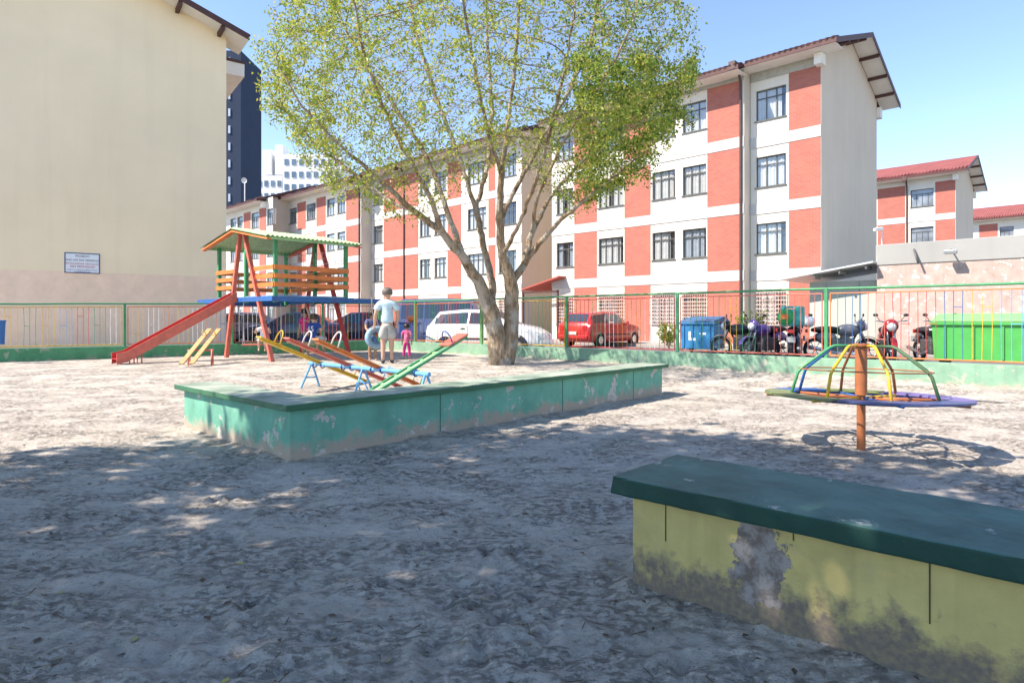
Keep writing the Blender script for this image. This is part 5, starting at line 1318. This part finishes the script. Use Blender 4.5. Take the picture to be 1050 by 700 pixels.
def stand(**kw):
    D = dict(pelvis=(0, 0, .52), waist=(0, .005, .61), chest=(0, 0, .735), neck=(0, 0, .835), head=(0, .012, .925),
             shoL=(-.105, 0, .80), elbL=(-.135, -.01, .64), wriL=(-.135, .03, .50), shoR=(.105, 0, .80), elbR=(.135, -.01, .64), wriR=(.135, .03, .50),
             hipL=(-.048, 0, .49), kneL=(-.052, .012, .28), ankL=(-.055, -.01, .045), toeL=(-.062, .075, .02), hipR=(.048, 0, .49), kneR=(.052, .012, .28), ankR=(.055, -.01, .045), toeR=(.062, .075, .02))
    D.update(kw); return D
def child_scale(D):
    # shorter legs, larger head
    return {n: (x, y, z*(.94) if z < .55 else z-.03 if n != 'head' else z-.035) for n, (x, y, z) in D.items()}
pm = Vector(((397-CX)/F*14.5, 14.5, 0)); pm.z = sz(pm.x, pm.y)+.01
person('man seen from behind in pale blue shirt and grey shorts on the sand', tuple(pm), R(8), 1.75, stand(elbL=(-.15, -.015, .645), wriL=(-.165, .045, .515), elbR=(.14, .01, .64), wriR=(.12, .07, .52), kneR=(.055, .03, .28), ankR=(.058, .02, .045), toeR=(.066, .10, .02)), SKIN, HAIRG, cloth('pale_blue', (.50, .66, .74)), cloth('grey', (.40, .39, .37)), shoes=mat('sandal', (.05, .05, .06), .7), bulk=1.17)
pb = Vector(((382-CX)/F*15.3, 15.3, 0)); pb.z = sz(pb.x, pb.y)+.01
person('dark haired boy with both arms around the blue tyre swing', tuple(pb), R(205), 1.27, child_scale(stand(elbL=(-.15, .10, .66), wriL=(-.12, .24, .60), elbR=(.15, .10, .66), wriR=(.11, .25, .58), head=(0, .03, .92), chest=(0, .03, .735), waist=(0, .0, .61))), SKIND, HAIRD, cloth('dark_blue_grey', (.10, .11, .20)), cloth('blue_jean', (.10, .20, .36)), child=True)
pg = Vector(((417-CX)/F*15.9, 15.9, 0)); pg.z = sz(pg.x, pg.y)+.01
person('toddler in pink dotted top and magenta leggings beside the man', tuple(pg), R(-5), .92, child_scale(stand(kneL=(-.07, .01, .28), ankL=(-.085, -.01, .045), toeL=(-.09, .07, .02), kneR=(.07, .01, .28), ankR=(.085, -.01, .045), toeR=(.09, .07, .02))), SKIND, HAIRD, cloth('pink_dots', (.62, .10, .24), (.75, .55, .60)), cloth('magenta', (.52, .03, .22)), child=True, long_pants=True)
def sit(hang=.30, fwd=.17):
    return dict(pelvis=(0, 0, .06), waist=(0, -.02, .15), chest=(0, -.01, .28), neck=(0, .0, .375), head=(0, .015, .455),
        shoL=(-.105, 0, .34), elbL=(-.17, .02, .22), wriL=(-.15, .10, .30), shoR=(.105, 0, .34), elbR=(.17, .02, .22), wriR=(.15, .10, .30),
        hipL=(-.05, .02, .055), kneL=(-.065, .22, .06), ankL=(-.07, .19, -.15), toeL=(-.07, .26, -.19), hipR=(.05, .02, .055), kneR=(.065, .22, .06), ankR=(.07, .19, -.15), toeR=(.07, .26, -.19))
person('child in white top sitting on the salmon plank swing', (sw1.x+.02, sw1.y, sw1.z+.05), R(-165), 1.05, sit(), SKIN, HAIRB, cloth('white', (.72, .71, .70)), cloth('white_grey', (.50, .52, .58)), child=True)
pbs, PB = person('child in blue numbered football shirt on the swing, back to the viewer', (sw2.x, sw2.y-.02, sw2.z+.06), R(-22), 1.28, sit(), SKIN, HAIRB, cloth('royal_blue', (.02, .06, .26)), cloth('pale', (.62, .60, .58)), child=True)
text_mesh('15', .20, 'number', WHITE, pbs, Matrix.Translation((0, -.118, .25)) @ Matrix.Rotation(R(90), 4, 'X'), ext=.006)
p3 = Vector(((313-CX)/F*16.7, 16.7, 0)); p3.z = sz(p3.x, p3.y)+.01
person('dark haired girl in pink top standing behind the boy on the swing', tuple(p3), R(160), 1.33, child_scale(stand(elbL=(-.15, .05, .86), wriL=(-.12, .10, 1.0))), SKIN, HAIRD, cloth('hot_pink', (.60, .04, .20)), cloth('navy_shorts', (.03, .05, .16)), hair='long', child=True)
